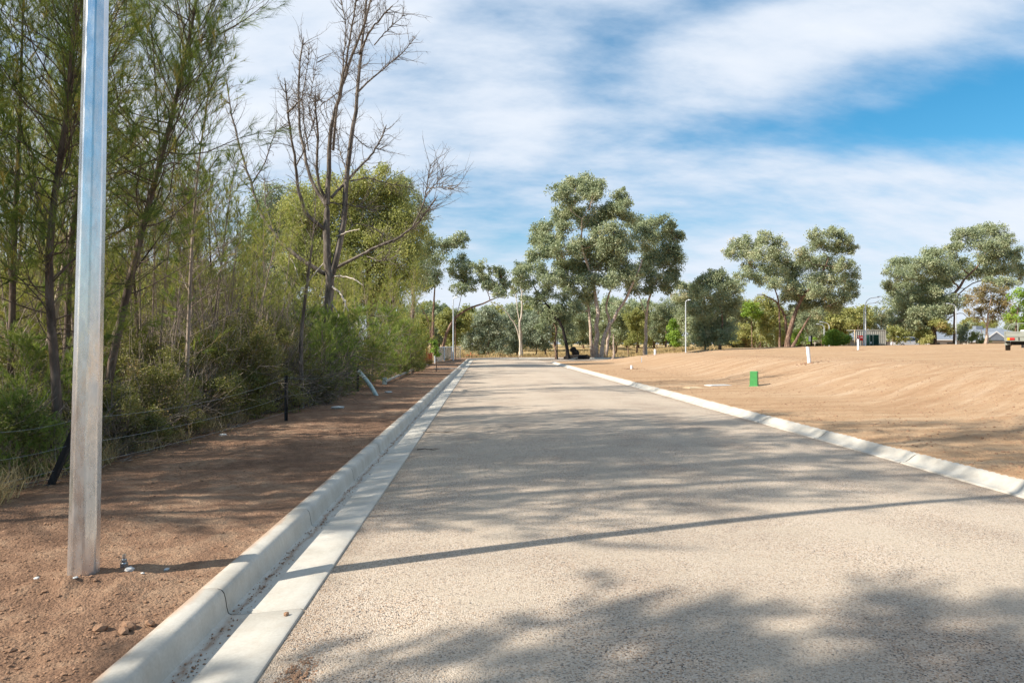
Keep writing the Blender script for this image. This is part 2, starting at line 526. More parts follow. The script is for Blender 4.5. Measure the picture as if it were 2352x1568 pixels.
# --- concrete kerb (attribute across = metres out from the gutter lip)
m, nt = newmat('concrete'); M['concrete'] = m
co = objco(nt)
base = ramp(nt, noise(nt, 2.3, 7, 0.6, co), [(0.28, (0.41, 0.38, 0.325)), (0.5, (0.50, 0.47, 0.41)), (0.72, (0.55, 0.52, 0.46))])
base = mixc(nt, 0.6, base, ramp(nt, noise(nt, 55, 3, 0.6, co), [(0.3, (0.86, 0.85, 0.83)), (0.7, (1.06, 1.06, 1.06))]), 'MULTIPLY')
ac = attr(nt, 'across')
wob = math_n(nt, 'MULTIPLY', math_n(nt, 'SUBTRACT', noise(nt, 2.2, 6, 0.7, co), 0.5), 0.16)
dd = math_n(nt, 'ABSOLUTE', math_n(nt, 'SUBTRACT', math_n(nt, 'ADD', ac, wob), 0.40))
line = math_n(nt, 'MULTIPLY', math_n(nt, 'SUBTRACT', 1.0, math_n(nt, 'MULTIPLY', dd, 1 / 0.03), True), ramp(nt, noise(nt, 6, 6, 0.75, co), [(0.36, (0.15, .15, .15)), (0.56, (1, 1, 1))]))
base = mixc(nt, math_n(nt, 'MULTIPLY', line, 0.85), base, (0.27, 0.165, 0.10))
# rain and soil streaks running down the kerb face, patchy wash marks on the pan
mpk = N(nt, 'ShaderNodeMapping'); mpk.inputs['Scale'].default_value = (1.0, 1.0, 0.15); nt.links.new(co, mpk.inputs[0])
stk = ramp(nt, noise(nt, 5.5, 6, 0.7, mpk.outputs[0]), [(0.48, (0, 0, 0)), (0.68, (1, 1, 1))])
base = mixc(nt, math_n(nt, 'MULTIPLY', stk, 0.30), base, (0.36, 0.285, 0.21))
# dusting of soil along the back edge
bk = math_n(nt, 'MULTIPLY', math_n(nt, 'SUBTRACT', math_n(nt, 'ADD', ac, wob), 0.57), 22, True)
base = mixc(nt, math_n(nt, 'MULTIPLY', bk, 0.7), base, (0.36, 0.22, 0.135))
finish(nt, princ(nt, base, 0.75, 0, 0.3, noise(nt, 40, 5, 0.6, co), 0.25, 0.004))
M['joint'] = simple('joint_filler', (0.10, 0.09, 0.08), 0.9)

M['bark_casuarina'] = barkmat('bark_casuarina', [(0.3, (0.05, 0.036, 0.027)), (0.52, (0.135, 0.098, 0.075)), (0.7, (0.25, 0.195, 0.155))])
M['bark_stem'] = barkmat('bark_stem', [(0.3, (0.16, 0.12, 0.095)), (0.52, (0.33, 0.26, 0.205)), (0.7, (0.52, 0.43, 0.36))])
M['bark_dead'] = barkmat('bark_dead', [(0.3, (0.055, 0.045, 0.038)), (0.5, (0.15, 0.122, 0.10)), (0.7, (0.34, 0.29, 0.245))])
M['bark_bleached'] = barkmat('bark_bleached', [(0.3, (0.34, 0.28, 0.22)), (0.7, (0.66, 0.59, 0.50))])
M['bark_pale'] = barkmat('bark_pale', [(0.3, (0.22, 0.15, 0.11)), (0.48, (0.42, 0.31, 0.24)), (0.66, (0.62, 0.53, 0.45))], 0.3, 0.3)
M['bark_brown'] = barkmat('bark_brown', [(0.3, (0.055, 0.035, 0.025)), (0.5, (0.17, 0.105, 0.075)), (0.7, (0.42, 0.29, 0.21))], 0.3, 0.4)
M['bark_burnt'] = barkmat('bark_burnt', [(0.3, (0.012, 0.010, 0.009)), (0.6, (0.035, 0.028, 0.024)), (0.8, (0.09, 0.07, 0.055))])

M['needle'] = leafmat('needle', [(0.0, (0.045, 0.08, 0.025)), (0.40, (0.13, 0.20, 0.045)), (0.70, (0.31, 0.34, 0.07)), (1.0, (0.60, 0.42, 0.11))], 0.5)
M['needle_bright'] = leafmat('needle_bright', [(0.0, (0.08, 0.14, 0.035)), (0.5, (0.25, 0.34, 0.075)), (1.0, (0.50, 0.52, 0.15))], 0.45)
M['needle_gold'] = leafmat('needle_gold', [(0.0, (0.17, 0.20, 0.05)), (0.5, (0.40, 0.41, 0.105)), (1.0, (0.62, 0.52, 0.17))], 0.5)
M['leaf_shrub'] = leafmat('leaf_shrub', [(0.0, (0.075, 0.09, 0.03)), (0.4, (0.19, 0.19, 0.055)), (0.75, (0.35, 0.30, 0.10)), (1.0, (0.45, 0.28, 0.13))], 0.3, 0.5, 0.3)
M['leaf_gum'] = leafmat('leaf_gum', [(0.0, (0.17, 0.205, 0.12)), (0.5, (0.33, 0.375, 0.215)), (0.85, (0.50, 0.51, 0.31)), (1.0, (0.56, 0.48, 0.30))], 0.32, 0.45, 0.4, (0.28, 0.40, 0.12), 0.3)
M['leaf_olive'] = leafmat('leaf_olive', [(0.0, (0.18, 0.20, 0.07)), (0.5, (0.37, 0.375, 0.13)), (0.85, (0.52, 0.49, 0.19)), (1.0, (0.55, 0.44, 0.20))], 0.42, 0.5, 0.3)
M['leaf_sunny'] = leafmat('leaf_sunny', [(0.0, (0.26, 0.28, 0.09)), (0.5, (0.48, 0.47, 0.16)), (1.0, (0.66, 0.58, 0.23))], 0.42, 0.5, 0.3)
M['leaf_silver'] = leafmat('leaf_silver', [(0.0, (0.20, 0.24, 0.16)), (0.5, (0.34, 0.385, 0.275)), (1.0, (0.52, 0.55, 0.43))], 0.28, 0.5, 0.4, (0.28, 0.40, 0.15), 0.3)
M['leaf_lime'] = leafmat('leaf_lime', [(0.0, (0.138, 0.241, 0.033)), (0.5, (0.253, 0.391, 0.055)), (1.0, (0.437, 0.517, 0.110))], 0.3, 0.45, 0.3)
M['leaf_brown'] = leafmat('leaf_brown', [(0.0, (0.169, 0.150, 0.072)), (0.5, (0.299, 0.231, 0.108)), (1.0, (0.468, 0.325, 0.168))], 0.25, 0.5, 0.3)
M['straw'] = leafmat('straw', [(0.0, (0.24, 0.16, 0.08)), (0.5, (0.45, 0.33, 0.17)), (1.0, (0.64, 0.50, 0.29))], 0.25, 0.6, 0.2)
M['stone'] = simple('stone', (0.40, 0.34, 0.28), 0.9, 0, 0.45, 40)
M['clod'] = simple('clod', (0.30, 0.18, 0.113), 0.95, 0, 0.35, 20, 0.1, 0.5, 0.01)

# --- galvanised steel
m, nt = newmat('galvanised'); M['galv'] = m
co = objco(nt)
mp = N(nt, 'ShaderNodeMapping'); mp.inputs['Scale'].default_value = (1, 1, 0.35); nt.links.new(co, mp.inputs[0])
sp = noise(nt, 22, 6, 0.65, mp.outputs[0], 0.6)
colr = ramp(nt, sp, [(0.3, (0.60, 0.62, 0.635)), (0.7, (0.80, 0.805, 0.81))])
rgh = ramp(nt, noise(nt, 14, 6, 0.7, mp.outputs[0]), [(0.35, (0.17, 0.17, 0.17)), (0.65, (0.36, 0.36, 0.36))])
finish(nt, princ(nt, colr, rgh, 0.88, 0.5, noise(nt, 30, 5, 0.7, mp.outputs[0]), 0.22, 0.0015))
M['steel'] = simple('pale_steel', (0.62, 0.66, 0.70), 0.45, 0.3, 0.06, 8)
M['black_steel'] = simple('black_steel', (0.02, 0.02, 0.022), 0.6, 0.0, 0.3, 20)
M['wire'] = simple('wire', (0.42, 0.44, 0.45), 0.45, 0.6)
M['pvc'] = simple('white_pvc', (0.80, 0.82, 0.84), 0.4, 0, 0.05, 5)
M['green_plastic'] = simple('green_plastic', (0.06, 0.27, 0.075), 0.45, 0, 0.12, 9, 0.4)
M['paper'] = simple('paper', (0.78, 0.80, 0.82), 0.6, 0, 0.03)
M['blue_print'] = simple('blue_print', (0.03, 0.22, 0.20), 0.6)
M['red'] = simple('red_paint', (0.60, 0.025, 0.02), 0.4)
M['white'] = simple('white_paint', (0.78, 0.78, 0.77), 0.5, 0, 0.05)
M['amber'] = simple('amber_lens', (0.85, 0.42, 0.02), 0.25)
M['rubber'] = simple('rubber', (0.055, 0.05, 0.045), 0.85, 0, 0.3, 20)
M['olive_paint'] = simple('grey_green_paint', (0.27, 0.28, 0.24), 0.5, 0.0, 0.1, 3)
M['dark'] = simple('dark_void', (0.02, 0.02, 0.02), 0.8)
M['rust'] = simple('rusty_steel', (0.13, 0.07, 0.05), 0.8, 0.2, 0.3, 10)
M['roof'] = simple('grey_roof', (0.20, 0.225, 0.26), 0.6, 0.0, 0.12, 1.2)
M['brick'] = simple('rendered_wall', (0.42, 0.38, 0.33), 0.8)
M['container'] = simple('cream_container', (0.43, 0.41, 0.37), 0.6, 0, 0.18, 2.5)
M['container_end'] = simple('tan_container_end', (0.62, 0.48, 0.30), 0.6, 0, 0.3, 1.5)
M['dark_green'] = simple('dark_green_paint', (0.008, 0.05, 0.04), 0.4)
M['car_paint'] = simple('silver_car_paint', (0.62, 0.65, 0.72), 0.25, 0.3, 0.04, 3, 0.5)
M['car_glass'] = simple('car_glass', (0.015, 0.02, 0.028), 0.08, 0, 0.1, 3, 0.6)
M['orange_mesh'] = simple('orange_mesh', (0.72, 0.17, 0.05), 0.6)
M['wood_rail'] = simple('weathered_rail', (0.40, 0.36, 0.32), 0.85, 0, 0.25, 12)
M['pale_green_pipe'] = simple('pale_green_pipe', (0.42, 0.50, 0.47), 0.55, 0, 0.12, 10)
M['chip_white'] = simple('broken_concrete', (0.55, 0.54, 0.51), 0.8, 0, 0.2, 20)

# ------------------------------------------------------------------ ground sheet
th = np.concatenate([np.linspace(-math.pi, -0.92, 90)[:-1], np.linspace(-0.92, 0.92, 760), np.linspace(0.92, math.pi, 90)[1:]])
rr = np.concatenate([np.linspace(0.4, 2.2, 14)[:-1], np.geomspace(2.2, 160, 520), np.geomspace(165, 5000, 46)])
TH, RR = np.meshgrid(th, rr)
gx = RR * np.sin(TH); gy = RR * np.cos(TH)
gz = ground_h(gx, gy)
nr, ncol = gx.shape
V = np.stack([gx, gy, gz], -1).reshape(-1, 3)
i = np.arange(nr - 1)[:, None] * ncol; j = np.arange(ncol - 1)[None, :]
F = np.stack([i + j, i + j + 1, i + ncol + j + 1, i + ncol + j], -1).reshape(-1, 4)[:, ::-1]
cv0 = len(V)
V = np.concatenate([V, [[0, 0, -0.16]]])
kk = np.arange(ncol - 1)
T3 = np.stack([kk, kk + 1, np.full(ncol - 1, cv0)], 1)
X, Yv = V[:, 0], V[:, 1]
uL = outside_left(X, Yv); uR = inside_lot(X, Yv)
nz = fbm(X, Yv, 4, 0.6)
a_lot = ss(-0.3, 0.1, uR)
a_bank = ss(2.4, 4.0, uR) * (1 - ss(8.0, 10.5, uR + 1.2 * nz))
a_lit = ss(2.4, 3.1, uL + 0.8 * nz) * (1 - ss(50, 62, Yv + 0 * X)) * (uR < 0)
a_gr = np.clip((uR < 0) * ss(1.5, 3.5, uL + 1.5 * nz) * ss(46, 60, Yv) + (uR > 0) * ss(82, 92, Yv + 6 * nz + 0.0 * X) * (1 - ss(26, 34, X - 0.12 * (Yv - 90))) + ss(150, 170, Yv), 0, 1)
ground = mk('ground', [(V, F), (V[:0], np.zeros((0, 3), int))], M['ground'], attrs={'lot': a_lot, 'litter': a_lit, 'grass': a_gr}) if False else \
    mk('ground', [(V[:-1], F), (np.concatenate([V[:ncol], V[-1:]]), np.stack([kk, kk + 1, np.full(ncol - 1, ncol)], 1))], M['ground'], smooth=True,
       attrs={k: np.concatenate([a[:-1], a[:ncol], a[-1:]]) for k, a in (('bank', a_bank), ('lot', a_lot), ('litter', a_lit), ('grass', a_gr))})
tag(ground, kind='structure')


# ------------------------------------------------------------------ road, kerbs
def lpath(a, y1, r, yend, xend, n1, n2, n3, back=-22):
    """straight along the road at lateral a, right-hand arc, then along +X"""
    # arc centre so that the arc is tangent to both
    ys = yend - r
    p1 = np.stack([a - SK * np.linspace(back, ys, n1), np.linspace(back, ys, n1)], 1)
    x0 = p1[-1, 0]
    ang = np.linspace(0, math.pi / 2, n2 + 1)[1:]
    p2 = np.stack([x0 + r - r * np.cos(ang), ys + r * np.sin(ang)], 1)
    p3 = np.stack([np.linspace(p2[-1, 0], xend, n3 + 1)[1:], np.full(n3, yend)], 1)
    return np.concatenate([p1, p2, p3])


Lp = lpath(A_LIP, 0, 6.0, YF, 24, 240, 14, 14)
Rp = lpath(B_LIP, 0, 4.0, YR, 24, 240, 14, 14)
nc = 40
tt = np.linspace(0, 1, nc)[None, :, None]
rowsL = Lp + np.array([-0.01, 0]); rowsR = Rp + np.array([0.03, 0])
XY = rowsL[:, None, :] * (1 - tt) + rowsR[:, None, :] * tt
Z = -0.014 + 0.05 * 4 * tt[..., 0] * (1 - tt[..., 0]) + 0.006 * fbm(XY[..., 0], XY[..., 1], 3, 0.8)
V = np.concatenate([XY, Z[..., None]], -1).reshape(-1, 3)
nrr = len(Lp)
i = np.arange(nrr - 1)[:, None] * nc; j = np.arange(nc - 1)[None, :]
F = np.stack([i + j, i + j + 1, i + nc + j + 1, i + nc + j], -1).reshape(-1, 4)
road = mk('road', [(V, F)], M['road'], smooth=True)
tag(road, kind='structure')


def kerb(name, path, prof, side, first, step=2.0, gap=0.010):
    """sweep the profile (out, z) along the path in jointed lengths; side +1: outward is left of travel"""
    d = np.r_[0, np.cumsum(np.linalg.norm(np.diff(path, axis=0), axis=1))]
    T = nrm(np.gradient(path, axis=0))
    Nn = np.stack([-T[:, 1], T[:, 0]], 1) * side
    prof = np.array(prof)
    cuts = np.arange(first, d[-1], step)
    cuts = np.r_[0, cuts, d[-1]]
    parts = []; acr = []
    m = len(prof)
    for a, b in zip(cuts[:-1], cuts[1:]):
        s = np.linspace(a + gap / 2, b - gap / 2, 7)
        # small rounding of the tooled joint
        s = np.r_[s[0], s[0] + 0.008, s[1:-1], s[-1] - 0.008, s[-1]]
        dz = np.zeros(len(s)); dz[0] = dz[-1] = -0.006
        c = np.stack([np.interp(s, d, path[:, k]) for k in (0, 1)], 1)
        n = nrm(np.stack([np.interp(s, d, Nn[:, k]) for k in (0, 1)], 1))
        XYp = c[:, None, :] + n[:, None, :] * prof[None, :, 0:1]
        wob_ = 0.004 * vnoise(XYp[..., 0] * 1.7, XYp[..., 1] * 1.7)
        Vp = np.concatenate([XYp, (prof[None, :, 1] + dz[:, None] + wob_)[..., None]], -1)
        ns = len(s)
        i = np.arange(ns - 1)[:, None] * m; j = np.arange(m - 1)[None, :]
        Fp = np.stack([i + j, i + j + 1, i + m + j + 1, i + m + j], -1).reshape(-1, 4)
        if side > 0: Fp = Fp[:, ::-1]
        parts.append((Vp.reshape(-1, 3), Fp, 0)); acr.append(np.tile(prof[:, 0], ns))
    # filler strip just below the surface, seen in the joints
    q = prof.copy(); q[:, 1] -= 0.014
    s = np.linspace(0, d[-1], 260)
    c = np.stack([np.interp(s, d, path[:, k]) for k in (0, 1)], 1); n = nrm(np.stack([np.interp(s, d, Nn[:, k]) for k in (0, 1)], 1))
    XYp = c[:, None, :] + n[:, None, :] * (q[None, :, 0:1] + np.where(q[None, :, 0:1] > q[:, 0].max() - 0.03, -0.008, 0.008))
    Vp = np.concatenate([XYp, np.broadcast_to(q[None, :, 1:2], XYp.shape[:2] + (1,))], -1)
    i = np.arange(259)[:, None] * m; j = np.arange(m - 1)[None, :]
    Fp = np.stack([i + j, i + j + 1, i + m + j + 1, i + m + j], -1).reshape(-1, 4)
    if side > 0: Fp = Fp[:, ::-1]
    parts.append((Vp.reshape(-1, 3), Fp, 1)); acr.append(np.tile(q[:, 0], 260))
    o = mk(name, parts, [M['concrete'], M['joint']], smooth=True, attrs={'across': np.concatenate(acr)})
    md = o.modifiers.new('es', 'EDGE_SPLIT'); md.split_angle = R(40)
    return tag(o, kind='structure')


gut = [(-0.002, -0.12), (0.0, -0.012), (0.004, 0.0), (0.02, 0.006), (0.12, -0.002), (0.25, -0.014), (0.36, -0.025), (0.43, -0.027), (0.45, -0.016), (0.460, 0.02), (0.467, 0.07),
       (0.476, 0.105), (0.490, 0.124), (0.513, 0.133), (0.57, 0.135), (0.612, 0.132), (0.62, 0.125), (0.622, -0.15)]
kerb('kerb', Lp, gut, +1, 22 + 4.16 - 2.0 * 12)
roll = [(-0.002, -0.12), (0.0, -0.008), (0.01, 0.004), (0.05, 0.006), (0.10, 0.014), (0.16, 0.042), (0.215, 0.082), (0.26, 0.108), (0.30, 0.12), (0.34, 0.124), (0.372, 0.122), (0.385, 0.112), (0.388, -0.15)]
roll = [(a * 0.82 if a > 0 else a, b * 0.92 if b > 0 else b) for a, b in roll]
kerb('kerb', Rp, roll, -1, 22 + 6.9 - 2.4 * 11, 2.4, 0.018)

# ------------------------------------------------------------------ loose stones and clods (nobody could count them)
phi = (1 + 5 ** .5) / 2
ICO = nrm(np.array([[-1, phi, 0], [1, phi, 0], [-1, -phi, 0], [1, -phi, 0], [0, -1, phi], [0, 1, phi], [0, -1, -phi], [0, 1, -phi], [phi, 0, -1], [phi, 0, 1], [-phi, 0, -1], [-phi, 0, 1]], float))
ICF = np.array([[0, 11, 5], [0, 5, 1], [0, 1, 7], [0, 7, 10], [0, 10, 11], [1, 5, 9], [5, 11, 4], [11, 10, 2], [10, 7, 6], [7, 1, 8], [3, 9, 4], [3, 4, 2], [3, 2, 6], [3, 6, 8], [3, 8, 9], [4, 9, 5], [2, 4, 11], [6, 2, 10], [8, 6, 7], [9, 8, 1]])


def scatter(C, S, rng, flat=0.6):
    n = len(C)
    q = rng.normal(size=(n, 4)); q /= np.linalg.norm(q, axis=1, keepdims=True)
    a, b, c_, d_ = q.T
    Rm = np.stack([1 - 2 * (c_ * c_ + d_ * d_), 2 * (b * c_ - a * d_), 2 * (b * d_ + a * c_), 2 * (b * c_ + a * d_), 1 - 2 * (b * b + d_ * d_), 2 * (c_ * d_ - a * b),
                   2 * (b * d_ - a * c_), 2 * (c_ * d_ + a * b), 1 - 2 * (b * b + c_ * c_)], 1).reshape(n, 3, 3)
    L = ICO[None] * (1 + 0.35 * (rng.rand(n, 12, 1) - 0.5)) * (0.65 + 0.5 * rng.rand(n, 1, 3))
    Vv = np.einsum('nij,nkj->nki', Rm, L) * S[:, None, None]
    Vv[..., 2] *= flat
    Vv = Vv + C[:, None, :]
    return Vv.reshape(-1, 3), (ICF[None] + 12 * np.arange(n)[:, None, None]).reshape(-1, 3)


rng = np.random.RandomState(3)
# dirt clods on the verge, thick at the bottom left and round the pole
n = 34000
y = 2.3 + 11 * rng.rand(n) ** 2.4; a = A_BACK - 0.04 - 3.0 * rng.rand(n) ** 0.9
keep = rng.rand(n) < np.clip(0.25 + 1.6 * (fbm(a, y, 3, 0.9) + 0.1) + 0.7 * (y < 4.3), 0.03, 1)
y, a = y[keep], a[keep]; x = a - SK * y
s = 0.003 + 0.011 * rng.rand(len(x)) ** 4 + 0.016 * rng.rand(len(x)) * (rng.rand(len(x)) > 0.985)
z = ground_h(x, y) + s * 0.15
tag(mk('dirt_clods', [scatter(np.stack([x, y, z], 1), s, rng)], M['clod'], smooth=False), 'loose clods of red brown soil strewn over the bare verge', 'soil clods', kind='stuff')
n = 12000
y = 5 + 34 * rng.rand(n) ** 1.2; a = B_BACK + 0.05 + 11 * rng.rand(n) ** 1.1; x = a - SK * y
s = 0.008 + 0.022 * rng.rand(n) ** 4
tag(mk('dirt_clods', [scatter(np.stack([x, y, ground_h(x, y) + s * 0.1], 1), s, rng)], M['clod'], smooth=False), 'small tan clods and stones scattered over the graded bank', 'soil clods', kind='stuff')
# loose chips on the road
n = 17000
y = 2.4 + 11 * rng.rand(n) ** 1.6; a = A_LIP + 0.03 + (B_LIP - A_LIP - 0.1) * rng.rand(n); x = a - SK * y
t_ = (a - A_LIP) / (B_LIP - A_LIP)
z = -0.014 + 0.05 * 4 * t_ * (1 - t_) + 0.002
s = 0.0032 + 0.004 * rng.rand(n) ** 2 + 0.005 * (rng.rand(n) > 0.985)
tag(mk('loose_gravel', [scatter(np.stack([x, y, z], 1), s, rng)], M['stone'], smooth=False), 'loose stone chips lying on the pale sealed road', 'gravel', kind='stuff')
# soil spilled beside the gutter lip at the bottom of the picture, and crumbs in the gutter
n = 420
r_ = rng.rand(n) ** 0.7; an = rng.rand(n) * 6.283
x = -1.04 + 0.13 * r_ * np.cos(an) * 0.7; y = 3.30 + 0.24 * r_ * np.sin(an)
k1 = lat(x, y) > A_LIP + 0.01
x, y = x[k1], y[k1]
C1 = np.stack([x, y, -0.008 + 0.012 * (1 - r_[k1])], 1)
n = 1500
y2 = 2.5 + 26 * rng.rand(n) ** 1.5; a2 = A_LIP - 0.40 + 0.035 * rng.normal(size=n) + 0.02 * np.sin(y2 * 2.1); x2 = a2 - SK * y2
C2 = np.stack([x2, y2, np.full(n, -0.021)], 1)
C = np.concatenate([C1, C2])
s = 0.003 + 0.007 * rng.rand(len(C)) ** 3
tag(mk('spilled_soil', [scatter(C, s, rng)], M['clod']), 'crumbs of brown soil washed along the concrete gutter and over its lip', 'soil', kind='stuff')


# ================================================================== vegetation builders
def perp(rng, d):
    r = rng.normal(size=d.shape)
    r -= d * np.sum(r * d, -1, keepdims=True)
    return nrm(r)


def needle_mesh(rng, Pb, D, L, W):
    n = len(Pb)
    side = perp(rng, D) * (W[:, None] / 2)
    V = np.stack([Pb - side, Pb + side, Pb + D * L[:, None] + np.array([0, 0, -0.02]) * (L[:, None] / 0.2)], 1).reshape(-1, 3)
    return V, np.arange(3 * n).reshape(-1, 3)


def casuarina(seed, H, trunk=None, r0=None, nb=70, t0=0.12, fol0=0.3, lmax=1.3, ntuft=26, nlen=(0.12, 0.24), nw=0.006, up=0.8, dead=0.25, spread=0.30, extra_trunks=()):
    """a she-oak: slender stem, fine ascending branches, brushes of needle foliage. Returns wood parts, needle part, tint"""
    rng = np.random.RandomState(seed)
    if trunk is None:
        k = 9
        wb = np.cumsum(rng.normal(size=(k, 2)) * 0.022 * H / k, 0) * np.linspace(0, 1, k)[:, None] * 2.2
        trunk = np.concatenate([wb, np.linspace(0, H, k)[:, None]], 1)
    r0 = r0 or 0.0075 * H
    wood, NP, ND, NT = [], [], [], []
    for ti, (tr, rr0) in enumerate([(trunk, r0)] + list(extra_trunks)):
        tr = resample(tr, 18)
        tz = np.linspace(0, 1, 18)
        wood.append(tubes(tr, rr0 * (1 - tz) ** 0.85 + 0.004, 8))
        n = nb if ti == 0 else nb // 2
        t = t0 + (0.99 - t0) * (np.arange(n) + rng.rand(n)) / n
        Pb = np.stack([np.interp(t, tz, tr[:, i]) for i in range(3)], 1)
        az = np.arange(n) * 2.4 + rng.normal(size=n) * 1.3
        shape = np.clip(np.sin(np.pi * np.clip((t - t0) / (1 - t0) * 0.82 + 0.16, 0, 1)), 0.15, 1) ** 0.8
        L = lmax * shape * (0.55 + 0.6 * rng.rand(n)) + 0.15
        el = up * (0.35 + 1.0 * t) + 0.30 * rng.normal(size=n)
        d0 = np.stack([np.cos(az) * np.cos(el), np.sin(az) * np.cos(el), np.sin(el)], 1)
        m = 7
        s = np.linspace(0, 1, m)
        w1 = rng.normal(size=(n, 1, 3)) * np.array([0.2, 0.2, 0.22])
        C = Pb[:, None, :] + L[:, None, None] * (s[None, :, None] * d0[:, None, :] + (s[None, :, None] ** 2) * (np.array([0, 0, 0.32]) + w1) + 0.03 * np.sin(7 * s)[None, :, None] * rng.normal(size=(n, 1, 3)))
        wood.append(tubes(C, (0.003 + 0.0052 * L[:, None]) * (1 - 0.8 * s[None, :]), 4))
        has = (t > fol0) | (rng.rand(n) < dead)
        # secondary twigs
        SB, SD, SL, SH = [], [], [], []
        for b in range(n):
            ns = int(L[b] / 0.10) + 2
            q = 0.18 + 0.82 * (np.arange(ns) + rng.rand(ns)) / ns
            pb = np.stack([np.interp(q, s, C[b, :, i]) for i in range(3)], 1)
            tg = nrm(C[b, -1] - C[b, 0])[None, :].repeat(ns, 0)
            dd = nrm(tg * 0.75 + perp(rng, tg) * 0.75 + np.array([0, 0, 0.3]))
            SB.append(pb); SD.append(dd); SL.append((0.14 + 0.30 * L[b] * (1.15 - q)) * (0.6 + 0.8 * rng.rand(ns))); SH.append(np.full(ns, has[b]))
        SB = np.concatenate(SB); SD = np.concatenate(SD); SL = np.concatenate(SL); SH = np.concatenate(SH)
        s4 = np.linspace(0, 1, 4)
        bend = rng.normal(size=(len(SB), 1, 3)) * 0.16 + np.array([0, 0, 0.12])
        SC = SB[:, None, :] + SL[:, None, None] * (s4[None, :, None] * SD[:, None, :] + s4[None, :, None] ** 2 * bend)
        wood.append(tubes(SC, np.full((len(SB), 1), 0.0027) * (1 - 0.7 * s4[None, :]), 3))
        f = np.where(SH)[0]
        tone = 0.40 + 0.22 * rng.normal(size=len(SB)) + 0.45 * (rng.rand(len(SB)) < 0.07)
        rep = np.repeat(f, ntuft)
        q = 1 - rng.rand(len(rep)) ** 1.2 * 0.65
        a3 = (q * 3); i0 = np.minimum(a3.astype(int), 2); fr = (a3 - i0)[:, None]
        pb = SC[rep, i0] * (1 - fr) + SC[rep, i0 + 1] * fr
        dd = nrm(SD[rep] + spread * rng.normal(size=(len(rep), 3)) + np.array([0, 0, 0.18]))
        NP.append(pb); ND.append(dd); NT.append(tone[rep] + 0.06 * rng.normal(size=len(rep)))
    NP = np.concatenate(NP); ND = np.concatenate(ND); NT = np.concatenate(NT)
    Ln = nlen[0] + (nlen[1] - nlen[0]) * rng.rand(len(NP))
    V, F = needle_mesh(rng, NP, ND, Ln, np.full(len(NP), nw) * (0.7 + 0.6 * rng.rand(len(NP))))
    return wood, (V, F), np.repeat(NT, 3)


def leaves(rng, C, L, W, hang=0.7):
    """flat leaves (kite shaped quads)"""
    n = len(C)
    d = rng.normal(size=(n, 3)); d[:, 2] = d[:, 2] * 0.5 - hang * 1.4
    d = nrm(d)
    s = perp(rng, d)
    a = C - d * (L[:, None] / 2); b = C + d * (L[:, None] / 2)
    m = C - d * (L[:, None] * 0.08)
    V = np.stack([a, m + s * W[:, None] / 2, b, m - s * W[:, None] / 2], 1).reshape(-1, 3)
    return V, np.arange(4 * n).reshape(-1, 4)


def blob_crown(rng, blobs, leaf, dens=1.0, hang=0.7, sub=0.31, flat=0.8):
    """blobs: (centre, rx, ry, rz). Leaf clumps through each blob's volume, thicker outside; returns V,F,tint,clump centres per blob"""
    LC, LT, CC = [], [], []
    for (c, rx, ry, rz) in blobs:
        r_ = (rx * rz) ** 0.5
        rs = sub * r_ + 0.5 * leaf
        ns = max(6, int(17 * dens * (r_ / rs / 3.0) ** 2 + 5))
        d = nrm(rng.normal(size=(ns, 3)))
        q = d * (rng.rand(ns, 1) ** 0.42)
        cc = c + q * np.array([rx, ry, rz]) * 0.86
        CC.append(cc)
        for k in range(ns):
            nl = int(dens * 25 * (rs / leaf) ** 1.55 * (0.5 + 0.9 * rng.rand()))
            g = nrm(rng.normal(size=(nl, 3))) * (rng.rand(nl, 1) ** 0.6) * np.array([1.2, 1.2, 1.2 * flat]) * rs * (0.6 + 0.8 * rng.rand()) + rng.normal(size=(nl, 3)) * 0.16 * rs
            g[:, 2] -= 0.25 * (g[:, 0] ** 2 + g[:, 1] ** 2) / rs     # umbrellas that droop at the rim
            LC.append(cc[k] + g)
            LT.append(np.full(nl, 0.45 + 0.17 * rng.normal()) + 0.10 * rng.normal(size=nl))
    LC = np.concatenate(LC); LT = np.concatenate(LT)
    n = len(LC)
    V, F = leaves(rng, LC, leaf * (0.7 + 0.6 * rng.rand(n)), leaf * 0.5 * (0.7 + 0.6 * rng.rand(n)), hang)
    return V, F, np.repeat(LT, 4), CC


